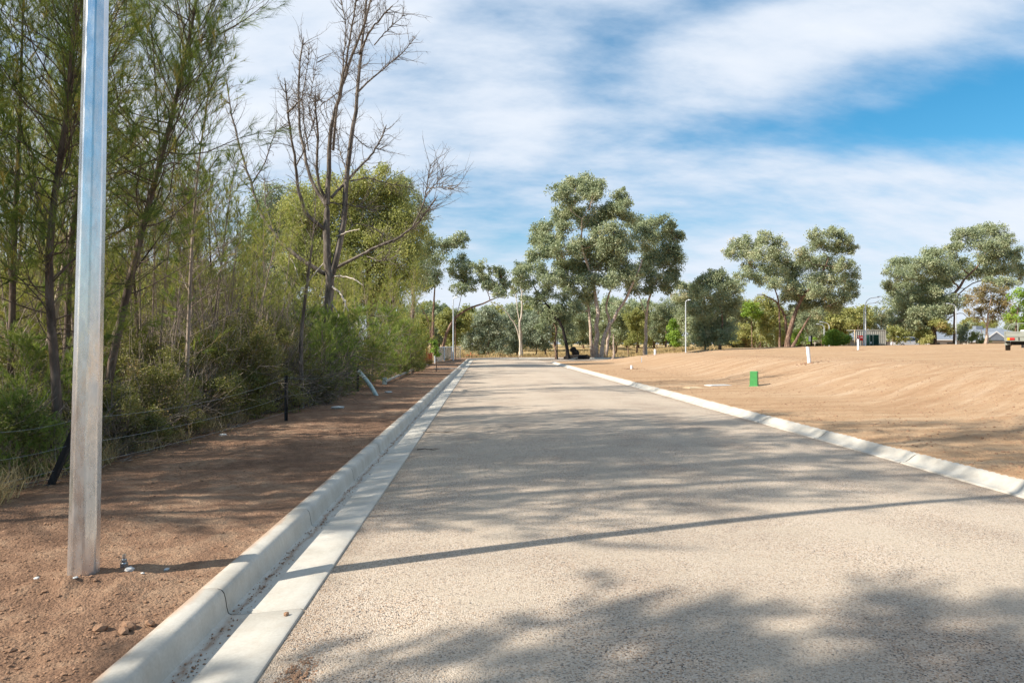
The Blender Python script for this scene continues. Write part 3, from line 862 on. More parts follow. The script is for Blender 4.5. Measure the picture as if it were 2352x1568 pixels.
def limb_tree(rng, trunks, blobs, CC, rbase, twig=True, nodes_lo=0.45):
    """trunks: list of (polyline, r0, r1). Limbs grow from the nearest trunk/limb node to each blob, then fan out to its clumps"""
    wood = []
    nodes, rads = [], []
    for (pl, ra, rb) in trunks:
        q = resample(pl, 14); t = np.linspace(0, 1, 14)
        wob = rng.normal(size=(14, 3)) * ra * 0.25; wob[0] = 0
        q = q + wob
        r_ = ra + (rb - ra) * t; r_[0] *= 1.28; r_[1] *= 1.08
        wood.append(tubes(q, r_, 10))
        k0 = int(14 * nodes_lo)
        nodes += list(q[k0:]); rads += list(r_[k0:])
    order = sorted(range(len(blobs)), key=lambda b: min(np.linalg.norm(blobs[b][0] - nd) for nd in nodes))
    for b in order:
        c = blobs[b][0]
        nd = np.array(nodes)
        dist = np.linalg.norm(nd - c, axis=1) + 1.6 * np.maximum(nd[:, 2] - c[2], 0)
        k = int(np.argmin(dist))
        p0 = nd[k]; r_0 = min(rads[k] * 0.75, rbase * 0.5)
        m = 8; t = np.linspace(0, 1, m)[:, None]
        dv = c - p0; ln = np.linalg.norm(dv)
        sag = np.array([dv[0] * 0.18, dv[1] * 0.18, -0.14 * ln])
        q = p0 + dv * t + sag * (4 * t * (1 - t)) * 0.5 + rng.normal(size=(m, 3)) * 0.035 * ln * np.sin(np.pi * t)
        r1 = max(0.02, r_0 * 0.35)
        rr_ = r_0 + (r1 - r_0) * t[:, 0]
        wood.append(tubes(q, rr_, 6))
        nodes += list(q[2:]); rads += list(rr_[2:])
        if twig and CC is not None:
            cc = CC[b]; n = len(cc)
            st = q[rng.randint(m // 2, m, n)]
            t5 = np.linspace(0, 1, 5)[None, :, None]
            mid = rng.normal(size=(n, 1, 3)) * 0.12 * np.linalg.norm(cc - st, axis=1)[:, None, None]
            Q = st[:, None, :] * (1 - t5) + cc[:, None, :] * t5 + mid * 4 * t5 * (1 - t5)
            wood.append(tubes(Q, np.full((n, 1), r1 * 0.7) * (1 - 0.6 * np.linspace(0, 1, 5)[None, :]), 4))
    return wood


def local(parts, base):
    return [(p[0] - base, *p[1:]) for p in parts]


def gum(name, label, Y, trunks_px, blobs_px, mat, bark, leaf=0.22, dens=1.0, depth=0.75, seed=0, cat='tree', group=None, hang=0.7, cv=None, sub=0.31, rb=None, twig=True, flat=0.8, fat=None):
    """trunks_px: [(list of (px,py), width px at foot, width px at top, dy)], blobs_px: [(px,py,rx,ry[,dY])] in working pixels, built at depth Y"""
    rng = np.random.RandomState(seed)
    if cv: f = cv
    else: f = lambda x, y: (x, y)
    sc_ = cv(1, 0)[0] - cv(0, 0)[0] if cv else 1.0
    k = Y / FPX
    trunks = []
    foot = None
    for tr in trunks_px:
        pl, wa, wb = tr[:3]; dY = tr[3] if len(tr) > 3 else 0.0
        pts = []
        for i, (x, y) in enumerate(pl):
            X, Yp = f(x, y)
            lean = dY + (0 if i == 0 else (rng.rand() - 0.5) * 0.5 * i)
            pts.append(P(X, Yp, Y + lean))
        p0 = pts[0]
        g = gh(p0[0], p0[1])
        if foot is None: foot = np.array([p0[0], p0[1], g])
        if g < p0[2] + 0.4: pts[0] = np.array([p0[0], p0[1], g - 0.1]) if p0[2] - g < 1.5 else p0
        if p0[2] - g >= 1.5 or g < p0[2] - 0.05: pts.insert(0, np.array([p0[0], p0[1], g - 0.1]))
        trunks.append((np.array(pts), wa * sc_ * k / 2 * 0.8, wb * sc_ * k / 2 * 0.6))
    ctr = np.mean([f(b[0], b[1])[0] for b in blobs_px])
    wid = max(abs(f(b[0], b[1])[0] - ctr) for b in blobs_px) * k + 1
    blobs = []
    for b in blobs_px:
        X, Yp = f(b[0], b[1]); rx = b[2] * sc_ * k; rz = b[3] * sc_ * k
        off = b[4] if len(b) > 4 else (rng.rand() - 0.5) * 2 * wid * depth * 0.6
        blobs.append((P(X, Yp, Y + off), (fat or (1.38 if cv is c6 else 1.2)) * rx * (Y + off) / Y, (rx * rz) ** 0.5 * 1.2, (fat or (1.38 if cv is c6 else 1.2)) * rz * (Y + off) / Y))
    V, F, T, CC = blob_crown(rng, blobs, leaf, dens, hang, sub, flat)
    wood = limb_tree(rng, trunks, blobs, CC, rb or trunks[0][1], twig)
    e = empty(name, foot, label=label, cat=cat, group=group)
    mk('trunk', local(wood, foot), M[bark], e, smooth=True)
    mk('crown', [(V - foot, F)], M[mat], e, tint=T)
    return e


# ================================================================== distant gum trees, traced
c5 = c6 = None
c5 = lambda x, y: ((1000 + x / 3.136) / 1.063, (400 + y / 3.136) / 1.063)
c6 = lambda x, y: ((1700 + x / 2.94) / 1.063, (520 + y / 2.94) / 1.063)

gum('gum_tree', 'tallest gum tree, grey green crown in tiers over several pale trunks, beside the road bend', 76,
    [([(1430, 1445), (1425, 1330), (1435, 1200), (1440, 1060), (1400, 900), (1330, 700), (1310, 560), (1310, 420)], 48, 12),
     ([(1405, 1445), (1385, 1290), (1375, 1130), (1360, 980), (1250, 850)], 34, 16, 0.8),
     ([(1465, 1440), (1480, 1300), (1560, 1180), (1650, 1050), (1720, 900), (1780, 740)], 40, 18, -0.6),
     ([(1500, 1420), (1540, 1260), (1500, 1080), (1560, 920)], 36, 16, 1.5)],
    [(1150, 215, 75, 55), (1235, 170, 70, 55), (1330, 140, 90, 50), (1420, 165, 80, 60), (1350, 235, 95, 55), (1200, 290, 60, 35), (1420, 240, 55, 40),
     (1620, 240, 55, 45), (1660, 290, 45, 35), (1600, 330, 70, 45), (1660, 390, 60, 50), (1500, 350, 85, 50), (1160, 400, 75, 60), (1250, 370, 80, 50), (1370, 400, 100, 70), (1480, 450, 100, 70),
     (1020, 510, 80, 60), (990, 590, 55, 50), (1100, 560, 90, 50), (1180, 480, 60, 45), (1340, 640, 110, 70), (1200, 640, 100, 60), (1060, 680, 90, 60), (960, 690, 55, 60),
     (1450, 600, 110, 80), (1560, 530, 100, 75), (1620, 620, 110, 85), (1480, 740, 130, 80), (1320, 780, 110, 70), (1180, 780, 90, 60), (1600, 760, 110, 70),
     (1230, 900, 90, 70), (1400, 900, 110, 65), (1560, 880, 110, 60), (1690, 860, 80, 60), (1330, 1010, 75, 60), (1270, 1090, 45, 60)],
    'leaf_gum', 'bark_pale', leaf=0.23, dens=1.3, depth=0.6, seed=11, cv=c5, fat=1.36)
gum('gum_tree', 'gum with pale straight trunk blackened at the foot, right of the tallest gum', 82,
    [([(1805, 1405), (1808, 1280), (1812, 1150), (1830, 1020), (1880, 880)], 38, 16),
     ([(1812, 1150), (1770, 1060), (1740, 960)], 16, 8, 0.2), ([(1815, 1280), (1850, 1260), (1880, 1245)], 14, 6)],
    [(1740, 470, 80, 60), (1820, 480, 70, 55), (1930, 440, 70, 50), (2000, 490, 70, 50), (1920, 540, 100, 70), (2060, 560, 45, 40), (1800, 580, 90, 70), (1980, 640, 90, 70), (2060, 700, 55, 70),
     (1860, 700, 110, 80), (1960, 780, 110, 80), (1800, 820, 90, 80), (2010, 860, 50, 60), (1900, 890, 90, 60), (1830, 960, 50, 40), (1980, 950, 55, 40), (1700, 960, 60, 45)],
    'leaf_gum', 'bark_pale', leaf=0.23, dens=1.15, seed=12, cv=c5, fat=1.36)
gum('gum_tree', 'slim gum with a black scorched leaning trunk left of the tallest gum', 72,
    [([(1222, 1475), (1185, 1290), (1130, 1160), (1050, 1080), (1000, 1000), (940, 930), (900, 850)], 36, 10),
     ([(1130, 1160), (1040, 1150), (930, 1190)], 12, 5, 0.3)],
    [(1000, 800, 70, 60), (900, 790, 70, 55), (840, 850, 55, 60), (920, 890, 80, 60), (1040, 890, 80, 60), (1120, 850, 70, 60), (1100, 960, 80, 70), (1180, 1000, 60, 60), (1010, 1000, 60, 50),
     (1190, 1100, 70, 60), (1130, 1120, 40, 40), (960, 1060, 50, 40)],
    'leaf_gum', 'bark_burnt', leaf=0.215, dens=1.0, seed=13, cv=c5)
gum('gum_tree', 'small gum with slim grey trunk between the forked gum and the scorched gum', 74,
    [([(1127, 1475), (1115, 1380), (1122, 1290), (1110, 1230)], 24, 12), ([(1118, 1280), (1145, 1220), (1180, 1170)], 10, 5)],
    [(1060, 1180, 60, 55), (1150, 1170, 60, 50), (1100, 1110, 60, 50), (1200, 1200, 60, 60), (1010, 1240, 50, 50), (1230, 1280, 45, 60)],
    'leaf_gum', 'bark_brown', leaf=0.21, dens=1.0, seed=14, cv=c5)
gum('gum_tree', 'gum with white trunk forking in a narrow V above the road end', 78,
    [([(860, 1462), (852, 1350), (848, 1260), (855, 1160), (860, 1010), (850, 900)], 34, 10), ([(845, 1300), (800, 1220), (745, 1130), (700, 1080), (620, 1060)], 20, 6, 0.2),
     ([(848, 1230), (820, 1100), (808, 960)], 16, 7, -0.3)],
    [(840, 800, 50, 45), (830, 880, 45, 50), (890, 950, 55, 50), (800, 960, 45, 40), (880, 1040, 50, 45)],
    'leaf_gum', 'bark_bleached', leaf=0.215, dens=0.9, seed=15, cv=c5)
gum('gum_tree', 'two stemmed gum with long bough reaching right over the silver mesh fence', 66,
    [([(193, 1425), (178, 1290), (180, 1150), (190, 1000), (210, 850)], 40, 10), ([(240, 1420), (265, 1300), (330, 1200), (400, 1120), (520, 1080), (640, 1040), (710, 990)], 34, 9, 0.6),
     ([(160, 1230), (110, 1130), (60, 1060)], 18, 6, 0.3), ([(350, 1170), (385, 1080), (400, 960)], 12, 6, 0.4)],
    [(370, 550, 55, 35), (410, 590, 40, 40), (330, 600, 50, 45), (270, 620, 50, 50), (180, 600, 70, 55), (120, 650, 70, 60), (60, 700, 60, 60), (190, 720, 80, 60), (100, 800, 80, 60), (200, 850, 80, 60), (130, 930, 90, 55),
     (40, 900, 60, 80), (380, 740, 60, 45), (440, 790, 70, 50), (340, 830, 60, 50), (420, 870, 70, 50), (370, 950, 60, 45), (470, 940, 50, 40), (530, 790, 50, 45), (560, 860, 60, 45),
     (640, 820, 50, 40), (700, 850, 55, 45), (720, 920, 50, 50), (640, 930, 60, 40), (590, 930, 40, 30), (700, 980, 50, 40)],
    'leaf_gum', 'bark_brown', leaf=0.21, dens=0.95, seed=16, cv=c5, fat=1.32)
# big spreading gums on the right
gum('gum_tree', 'wide gum with two humped crowns on a dark stump-like bole behind the graded lot', 92,
    [([(655, 948), (665, 860), (690, 760), (720, 660), (800, 560), (900, 450), (950, 320)], 46, 10),
     ([(660, 900), (640, 760), (600, 650), (520, 600), (440, 580)], 36, 8, 1.5), ([(600, 650), (560, 520), (480, 460), (380, 360)], 20, 6, 1.2),
     ([(690, 880), (760, 830), (810, 740), (880, 690)], 28, 8, -1.0)],
    [(240, 280, 45, 30), (300, 240, 60, 45), (400, 210, 65, 50), (490, 180, 60, 40), (580, 220, 60, 45), (360, 300, 80, 45), (470, 290, 80, 50), (590, 300, 75, 50), (640, 380, 80, 55), (420, 380, 70, 40), (540, 420, 80, 50),
     (860, 150, 50, 35), (980, 140, 60, 38), (1050, 190, 60, 40), (1120, 250, 50, 35), (900, 220, 70, 45), (1010, 260, 75, 45), (760, 300, 75, 50), (830, 360, 80, 55), (720, 420, 80, 55), (940, 370, 85, 60), (1060, 370, 65, 50),
     (1120, 430, 50, 50), (1080, 510, 60, 50), (980, 470, 80, 55), (840, 480, 80, 50), (650, 500, 70, 50), (760, 560, 70, 50), (900, 580, 80, 50), (1020, 600, 80, 45), (1100, 580, 50, 40), (820, 650, 80, 45), (950, 660, 70, 40),
     (650, 600, 60, 45), (720, 690, 55, 45), (340, 440, 55, 40), (290, 520, 50, 40), (780, 640, 60, 40), (860, 560, 70, 45), (700, 540, 60, 40), (560, 500, 55, 40), (460, 470, 60, 40), (1000, 680, 50, 30), (880, 720, 50, 30)],
    'leaf_gum', 'bark_brown', leaf=0.24, dens=1.1, depth=0.55, seed=21, cv=c6)
gum('gum_tree', 'dense low gum standing left of the wide two-humped gum', 84,
    [([(170, 960), (175, 860), (190, 760), (170, 640)], 26, 8), ([(60, 965), (70, 880), (50, 780)], 20, 8, 1)],
    [(140, 440, 60, 40), (60, 490, 60, 45), (160, 500, 80, 50), (250, 500, 50, 40), (20, 560, 60, 50), (120, 580, 90, 60), (220, 590, 70, 50), (270, 660, 60, 50), (180, 680, 80, 60), (60, 680, 80, 60),
     (-10, 700, 50, 60), (10, 790, 70, 60), (110, 790, 80, 60), (210, 780, 80, 60), (200, 880, 60, 50), (100, 890, 60, 50), (20, 890, 60, 50)],
    'leaf_gum', 'bark_brown', leaf=0.23, dens=1.2, seed=22, cv=c6)
gum('gum_tree', 'broad dense gum leaning right with a high open branch, carrying a mistletoe clump', 96,
    [([(1705, 935), (1700, 840), (1690, 770), (1740, 690), (1820, 620), (1920, 500), (2050, 340), (2120, 240)], 42, 9),
     ([(1690, 780), (1640, 700), (1560, 600)], 22, 8, 1), ([(1850, 590), (1980, 500), (2120, 460), (2250, 510)], 18, 5, 0.6), ([(1720, 800), (1800, 770), (1900, 700), (1960, 760)], 14, 5, -.5)],
    [(1430, 370, 60, 45), (1510, 370, 70, 45), (1450, 440, 80, 50), (1570, 430, 80, 50), (1380, 510, 45, 40), (1460, 530, 90, 55), (1590, 530, 90, 60), (1680, 290, 70, 40), (1650, 360, 80, 55), (1770, 300, 75, 50), (1740, 400, 90, 60),
     (1700, 500, 90, 60), (1820, 440, 80, 50), (1440, 620, 80, 55), (1560, 630, 90, 60), (1670, 620, 80, 60), (1470, 700, 80, 50), (1590, 720, 80, 50), (1650, 800, 60, 50), (1560, 790, 50, 45), (1860, 640, 70, 50), (1780, 700, 60, 45),
     (1880, 350, 80, 50), (1860, 240, 60, 40), (1890, 160, 50, 35), (1980, 140, 60, 40), (2080, 120, 70, 40), (2180, 140, 70, 45), (2030, 210, 80, 45), (2140, 230, 80, 50), (2230, 200, 60, 45), (2270, 280, 60, 45), (2180, 320, 80, 50), (2050, 330, 70, 45),
     (1970, 420, 70, 45), (2090, 420, 80, 45), (2200, 400, 80, 45), (2300, 370, 55, 50), (2330, 450, 50, 45), (2240, 490, 60, 35), (2130, 490, 50, 30), (1440, 780, 40, 40), (1640, 690, 70, 50), (1700, 700, 70, 50), (1760, 620, 60, 45), (1640, 760, 60, 40), (1740, 560, 70, 45), (1780, 500, 60, 40), (1530, 580, 70, 50), (1720, 760, 50, 35), (1500, 760, 60, 45)],
    'leaf_gum', 'bark_brown', leaf=0.24, dens=1.1, depth=0.5, seed=23, cv=c6)
gum('mistletoe', 'round yellow green mistletoe clump hanging in the crown of the leaning gum', 90,
    [([(1900, 235), (1900, 250)], 3, 3)], [(1893, 262, 18, 16), (1905, 285, 18, 16), (1888, 295, 14, 12)], 'leaf_lime', 'bark_brown', leaf=0.2, dens=1.2, seed=24, cv=c6, cat='plant', depth=0.05) if False else None
gum('acacia_tree', 'umbrella shaped brownish tree on one straight trunk at the right, before the grey roofs', 86,
    [([(2075, 940), (2085, 860), (2090, 800), (2100, 700), (2120, 600)], 22, 8), ([(2088, 820), (2040, 720), (2010, 620)], 12, 4), ([(2090, 800), (2160, 700), (2200, 600)], 12, 4, .5)],
    [(2030, 560, 60, 35), (2110, 540, 70, 35), (2190, 570, 60, 38), (1980, 620, 50, 35), (2060, 620, 70, 35), (2150, 630, 70, 35), (2230, 640, 45, 40), (1990, 690, 45, 35), (2080, 690, 50, 30), (2180, 700, 60, 35), (2020, 750, 35, 30), (2130, 760, 40, 25), (2230, 720, 45, 35)],
    'leaf_brown', 'bark_pale', leaf=0.21, dens=0.7, seed=25, cv=c6, hang=0.2)
gum('gum_tree', 'fresh green tree at the right edge behind the flatbed trailer', 80,
    [([(2290, 930), (2295, 800), (2310, 700), (2330, 620)], 16, 7), ([(2380, 930), (2370, 800), (2390, 700)], 14, 6)],
    [(2300, 590, 45, 35), (2360, 570, 55, 40), (2380, 640, 60, 40), (2300, 680, 45, 30), (2420, 560, 60, 45), (2440, 650, 60, 50), (2390, 730, 50, 35), (2250, 740, 45, 30), (2340, 780, 50, 25), (2400, 820, 60, 30)],
    'leaf_lime', 'bark_brown', leaf=0.21, dens=0.7, seed=26, cv=c6)
gum('gum_tree', 'dark distant tree mass between the two-humped gum and the twin lamps', 128,
    [([(960, 930), (965, 840), (970, 760)], 14, 7), ([(1030, 930), (1030, 840)], 10, 5), ([(900, 930), (890, 830)], 12, 6)],
    [(900, 720, 60, 40), (980, 710, 60, 40), (1040, 740, 45, 45), (940, 780, 80, 50), (1030, 810, 60, 55), (870, 800, 60, 50), (960, 860, 80, 50), (1060, 870, 40, 45), (880, 880, 60, 40), (1010, 900, 60, 35)],
    'leaf_olive', 'bark_brown', leaf=0.4, dens=1.1, seed=27, cv=c6)
gum('gum_tree', 'open yellowish gum directly behind the twin tall lamps', 124,
    [([(1160, 930), (1158, 840), (1165, 770)], 11, 6), ([(1160, 860), (1200, 780)], 7, 4)],
    [(1110, 700, 40, 35), (1170, 690, 50, 35), (1220, 720, 40, 40), (1140, 760, 45, 35), (1210, 790, 40, 40), (1110, 800, 35, 30), (1170, 830, 40, 30)],
    'leaf_olive', 'bark_pale', leaf=0.38, dens=0.9, seed=28, cv=c6)
gum('gum_tree', 'loose grey green gum between the twin lamps and the leaning gum', 126,
    [([(1320, 930), (1325, 830), (1330, 760)], 11, 5)],
    [(1330, 700, 45, 35), (1370, 730, 35, 35), (1290, 760, 40, 35), (1350, 790, 45, 35), (1290, 820, 40, 30), (1360, 840, 40, 30)],
    'leaf_gum', 'bark_brown', leaf=0.38, dens=0.8, seed=29, cv=c6)
gum('wilga_tree', 'small fresh green tree in front of the grey roof beside the pale car', 104,
    [([(1410, 930), (1412, 880), (1405, 840)], 8, 4)], [(1400, 820, 35, 25), (1440, 850, 40, 28), (1395, 880, 35, 25), (1470, 890, 35, 28), (1430, 910, 30, 18)], 'leaf_olive', 'bark_brown', leaf=0.3, dens=0.9, seed=30, cv=c6)
gum('wilga_tree', 'bushy dark olive shrub at the foot of the leaning gum', 93,
    [([(1650, 935), (1650, 900)], 8, 4)], [(1620, 860, 40, 35), (1670, 870, 35, 35), (1610, 905, 35, 28), (1660, 910, 40, 25), (1750, 800, 50, 35), (1790, 840, 40, 30)], 'leaf_olive', 'bark_brown', leaf=0.24, dens=1.2, seed=31, cv=c6)
# bright rounded garden shrubs by the container
gum('garden_shrub', 'large rounded bright green shrub left of the cream container', 100,
    [([(980, 938), (980, 925)], 5, 3)], [(980, 870, 42, 28), (960, 905, 42, 30), (1010, 900, 36, 34), (1000, 855, 25, 16)], 'leaf_lime', 'bark_brown', leaf=0.22, dens=1.9, seed=32, cv=c6, cat='shrub', depth=0.2)
gum('garden_shrub', 'smaller bright green shrub touching the cream container', 100,
    [([(1062, 938), (1062, 925)], 4, 3)], [(1065, 895, 30, 22), (1060, 918, 32, 20)], 'leaf_lime', 'bark_brown', leaf=0.22, dens=1.8, seed=33, cv=c6, cat='shrub', depth=0.2)
gum('garden_shrub', 'low yellow green shrub beside the brown post sign', 105,
    [([(828, 925), (828, 915)], 3, 2)], [(828, 908, 24, 17)], 'leaf_lime', 'bark_brown', leaf=0.22, dens=1.6, seed=34, cv=c6, cat='shrub', depth=0.2)
gum('acacia_sapling', 'bright green young tree in the scrub left of the two-humped gum', 98,
    [([(400, 945), (398, 820), (395, 720)], 10, 5)], [(370, 660, 40, 35), (420, 690, 45, 35), (440, 730, 35, 30), (360, 720, 30, 30)], 'leaf_lime', 'bark_brown', leaf=0.22, dens=1.0, seed=35, cv=c6, cat='tree')
gum('acacia_sapling', 'bright green conical young tree beside the lone lamp', 90,
    [([(2025, 1395), (2022, 1290)], 8, 5)], [(2015, 1200, 25, 25), (2020, 1250, 38, 30), (2035, 1310, 45, 35), (2000, 1320, 35, 35), (2030, 1370, 45, 20)], 'leaf_lime', 'bark_brown', leaf=0.22, dens=1.2, seed=36, cv=c5)
gum('acacia_sapling', 'bright green shrub under the right end of the two-humped gum', 96,
    [([(735, 930), (735, 900)], 6, 4)], [(735, 870, 35, 30), (725, 905, 40, 25), (745, 845, 22, 18)], 'leaf_lime', 'bark_brown', leaf=0.22, dens=1.1, seed=37, cv=c6, cat='shrub')

# mid-ground understorey beyond the bend, left to right (c5)
US = [
    ('silver leaved shrubby gum behind the far end of the road, nearest the mesh fence', 88, [(470, 1240, 70, 60), (540, 1180, 70, 60), (600, 1130, 60, 50), (650, 1200, 70, 60), (500, 1330, 80, 60), (600, 1290, 90, 70), (680, 1300, 70, 70), (560, 1400, 90, 45), (660, 1400, 70, 45), (430, 1380, 50, 50)], 'leaf_silver'),
    ('silver grey shrubby gum behind the white forked trunk', 92, [(740, 1180, 60, 60), (800, 1250, 70, 60), (740, 1330, 80, 70), (820, 1370, 70, 60), (900, 1200, 60, 60), (780, 1130, 50, 50), (770, 1430, 60, 25)], 'leaf_silver'),
    ('grey green bushy gum filling the gap right of the white forked trunk', 90, [(930, 1280, 70, 70), (1000, 1340, 70, 60), (960, 1200, 60, 60), (1040, 1270, 50, 60), (920, 1370, 60, 50), (1040, 1390, 50, 40), (990, 1120, 50, 50)], 'leaf_silver'),
    ('dark bushy tree behind the two stemmed gum', 80, [(280, 1170, 60, 60), (300, 1270, 70, 60), (360, 1220, 60, 60), (330, 1350, 60, 50), (240, 1210, 40, 60), (420, 1150, 50, 60), (420, 1250, 50, 60)], 'leaf_olive'),
    ('olive bushy tree left of the two stemmed gum', 74, [(100, 1200, 60, 60), (60, 1290, 60, 70), (130, 1300, 50, 60), (20, 1220, 50, 60), (80, 1380, 70, 40)], 'leaf_olive'),
    ('shady tree behind the tallest gum trunks', 100, [(1260, 1150, 70, 70), (1330, 1220, 70, 60), (1280, 1290, 60, 60), (1560, 1150, 80, 70), (1640, 1210, 70, 70), (1580, 1290, 70, 70), (1680, 1320, 60, 50), (1620, 1100, 60, 60), (1500, 1230, 50, 70), (1560, 1360, 60, 30)], 'leaf_gum'),
    ('yellow tinged bushy tree right of the tallest gum trunks', 96, [(1720, 1240, 60, 50), (1700, 1150, 60, 60), (1740, 1320, 60, 50), (1780, 1180, 40, 60), (1690, 1370, 50, 25)], 'leaf_olive'),
    ('pale green gum behind the path opening', 130, [(1880, 1130, 70, 60), (1950, 1080, 60, 60), (1900, 1210, 60, 50), (1990, 1150, 60, 60), (1960, 1220, 50, 50), (2060, 1060, 60, 50), (1860, 1280, 30, 50), (1900, 1330, 40, 30)], 'leaf_gum'),
    ('tall green gum behind the lone lamp', 112, [(2070, 930, 50, 40), (2130, 960, 60, 50), (2090, 1020, 70, 50), (2170, 1030, 60, 60), (2200, 960, 60, 50), (2120, 1110, 70, 60), (2200, 1130, 70, 60), (2080, 1180, 50, 60), (2150, 1230, 70, 60), (2230, 1230, 60, 60), (2190, 1320, 70, 50), (2110, 1350, 50, 40)], 'leaf_gum'),
]
for i, (lb, Y, bl, mt) in enumerate(US):
    cx_ = bl[len(bl) // 2][0]
    gum('bushy_gum_tree', lb, Y, [([(cx_, 1440), (cx_ + 8, 1340), (cx_ - 6, 1260)], 20, 8), ([(cx_ - 70, 1440), (cx_ - 60, 1340)], 14, 6, 1.0)], bl, mt, 'bark_brown', leaf=0.23, dens=1.2, seed=40 + i, cv=c5, depth=0.5)
US2 = [
    ('grey scrubby thicket of bare stems with thin green heads left of the two-humped gum', 100, [(330, 640, 45, 40), (470, 640, 55, 45), (540, 680, 50, 50), (500, 760, 60, 50), (580, 790, 60, 60), (460, 850, 60, 50), (550, 880, 70, 50), (340, 830, 50, 50), (300, 890, 50, 40), (620, 870, 50, 50), (590, 700, 40, 50)], 'leaf_olive'),
    ('shadowy background tree right of the dark bole', 118, [(780, 740, 60, 50), (850, 740, 50, 50), (800, 830, 70, 50), (860, 870, 60, 50), (780, 900, 60, 30)], 'leaf_gum'),
    ('low grey green scrub tree under the leaning gum', 112, [(1500, 830, 50, 40), (1560, 870, 50, 40), (1490, 890, 50, 35), (1550, 910, 50, 25)], 'leaf_olive'),
    ('small dark wattle beside the lamp with a left-pointing arm', 100, [(1910, 860, 28, 35), (1935, 820, 18, 28), (1900, 895, 30, 22)], 'leaf_gum'),
    ('sparse low shrub before the far right roofs', 100, [(2010, 880, 40, 25), (2050, 910, 40, 18), (1970, 905, 30, 15)], 'leaf_olive'),
]
for i, (lb, Y, bl, mt) in enumerate(US2):
    cx_ = bl[len(bl) // 2][0]
    gum('scrub_tree', lb, Y, [([(cx_, 940), (cx_ + 4, 880), (cx_ - 6, 830)], 10, 4), ([(cx_ - 40, 940), (cx_ - 30, 870)], 7, 3, 1.0), ([(cx_ + 40, 940), (cx_ + 50, 860)], 7, 3, 1.0)], bl, mt, 'bark_brown', leaf=0.24, dens=0.9, seed=60 + i, cv=c6, depth=0.4)

def far_label(px, Y, s_):
    marks = [(980, 'behind the silver sheet fence'), (1060, 'behind the two stemmed gum'), (1130, 'behind the far left end of the road'), (1195, 'behind the white forked gum'), (1260, 'behind the scorched gum'), (1340, 'left of the tallest gum trunks'),
             (1430, 'right of the tallest gum trunks'), (1500, 'behind the blackened foot gum'), (1575, 'at the path opening'), (1650, 'right of the lone lamp'), (1740, 'behind the dense low gum'), (1840, 'behind the two-humped gum'),
             (1960, 'behind the short left-curving lamps'), (2060, 'behind the container roof'), (2180, 'behind the pale car'), (2290, 'behind the umbrella tree'), (9999, 'at the far right edge')]
    m_ = next(t for a, t in marks if px < a)
    return '%s gum on the %s skyline %s' % ('big' if s_ > 1.02 else 'small', 'nearer' if Y < 158 else 'farther', m_)


# far backdrop trees, copies of three small gums, on the skyline behind everything
protos = []
for s_ in range(3):
    rng = np.random.RandomState(90 + s_)
    bl = [(np.array([rng.normal() * 2.6, rng.normal() * 2.6, 1.6 + 5.8 * rng.rand() ** 0.8]), 1.9, 1.9, 1.5) for _ in range(17)]
    V, F, T, CC = blob_crown(rng, bl, 0.42, 1.1)
    wood = limb_tree(rng, [(np.array([[0, 0, -0.2], [0.2, 0, 1.8], [0.1, 0.1, 4.0]]), 0.28, 0.14), (np.array([[0, 0, 1.2], [-0.8, 0.3, 3.0], [-1.4, 0.5, 4.5]]), 0.16, 0.08)], bl, CC, 0.28)
    e = empty('far_gum_tree', (0, 0, 0), label=far_label(1000, 150, 1), cat='tree', group='gum trees on the far skyline')
    mk('trunk', wood, M['bark_brown'], e, smooth=True); mk('crown', [(V, F)], M['leaf_gum' if s_ != 1 else 'leaf_olive'], e, tint=T)
    protos.append(e)
rng = np.random.RandomState(5)
spots = []
for px in np.arange(930, 1960, 26):
    Y = 128 + 60 * rng.rand()
    if 1575 < px < 1600: continue
    spots.append((px + rng.rand() * 20, Y, 0.75 + 0.5 * rng.rand()))
for px in np.arange(1960, 2420, 40):
    spots.append((px + rng.rand() * 20, 190 + 60 * rng.rand(), 0.8 + 0.4 * rng.rand()))
for i, (px, Y, s_) in enumerate(spots):
    x = (px - 1176) / FPX * Y
    loc = (x, Y, gh(x, Y))
    lb = far_label(px, Y, s_)
    if i < 3:
        protos[i]['label'] = lb; protos[i].location = loc; protos[i].rotation_euler = (0, 0, rng.rand() * 6); protos[i].scale = (s_,) * 3
    else:
        copy_tree(protos[i % 3], loc, rng.rand() * 6.28, s_, label=lb)


ZN = [(150, 'left of the steel pole'), (250, 'just behind the steel pole'), (340, 'under the right-leaning she-oak'), (410, 'left of the straight slender stem'), (470, 'at the straight slender stem'), (540, 'midway between pole and black post'),
      (610, 'just left of the black fence post'), (680, 'behind the black fence post'), (735, 'at the pale bare stem'), (800, 'under the dead tree'), (850, 'above the bent pipe'), (905, 'right of the bent pipe'), (950, 'above the timber rail'), (9999, 'at the far end of the thicket')]


def zone_label(noun, px, Y, s):
    if px < -10: return '%s standing just outside the left edge of the picture' % noun
    z = next(t for a, t in ZN if px < a)
    d = 10 + max(0, px - 200) * 0.022
    row = 'front row' if Y < d + 1.2 else 'second row' if Y < d + 5 else 'back row'
    return '%s %s %s, %s' % ('large' if s > 0.97 else 'small', noun, z, row)






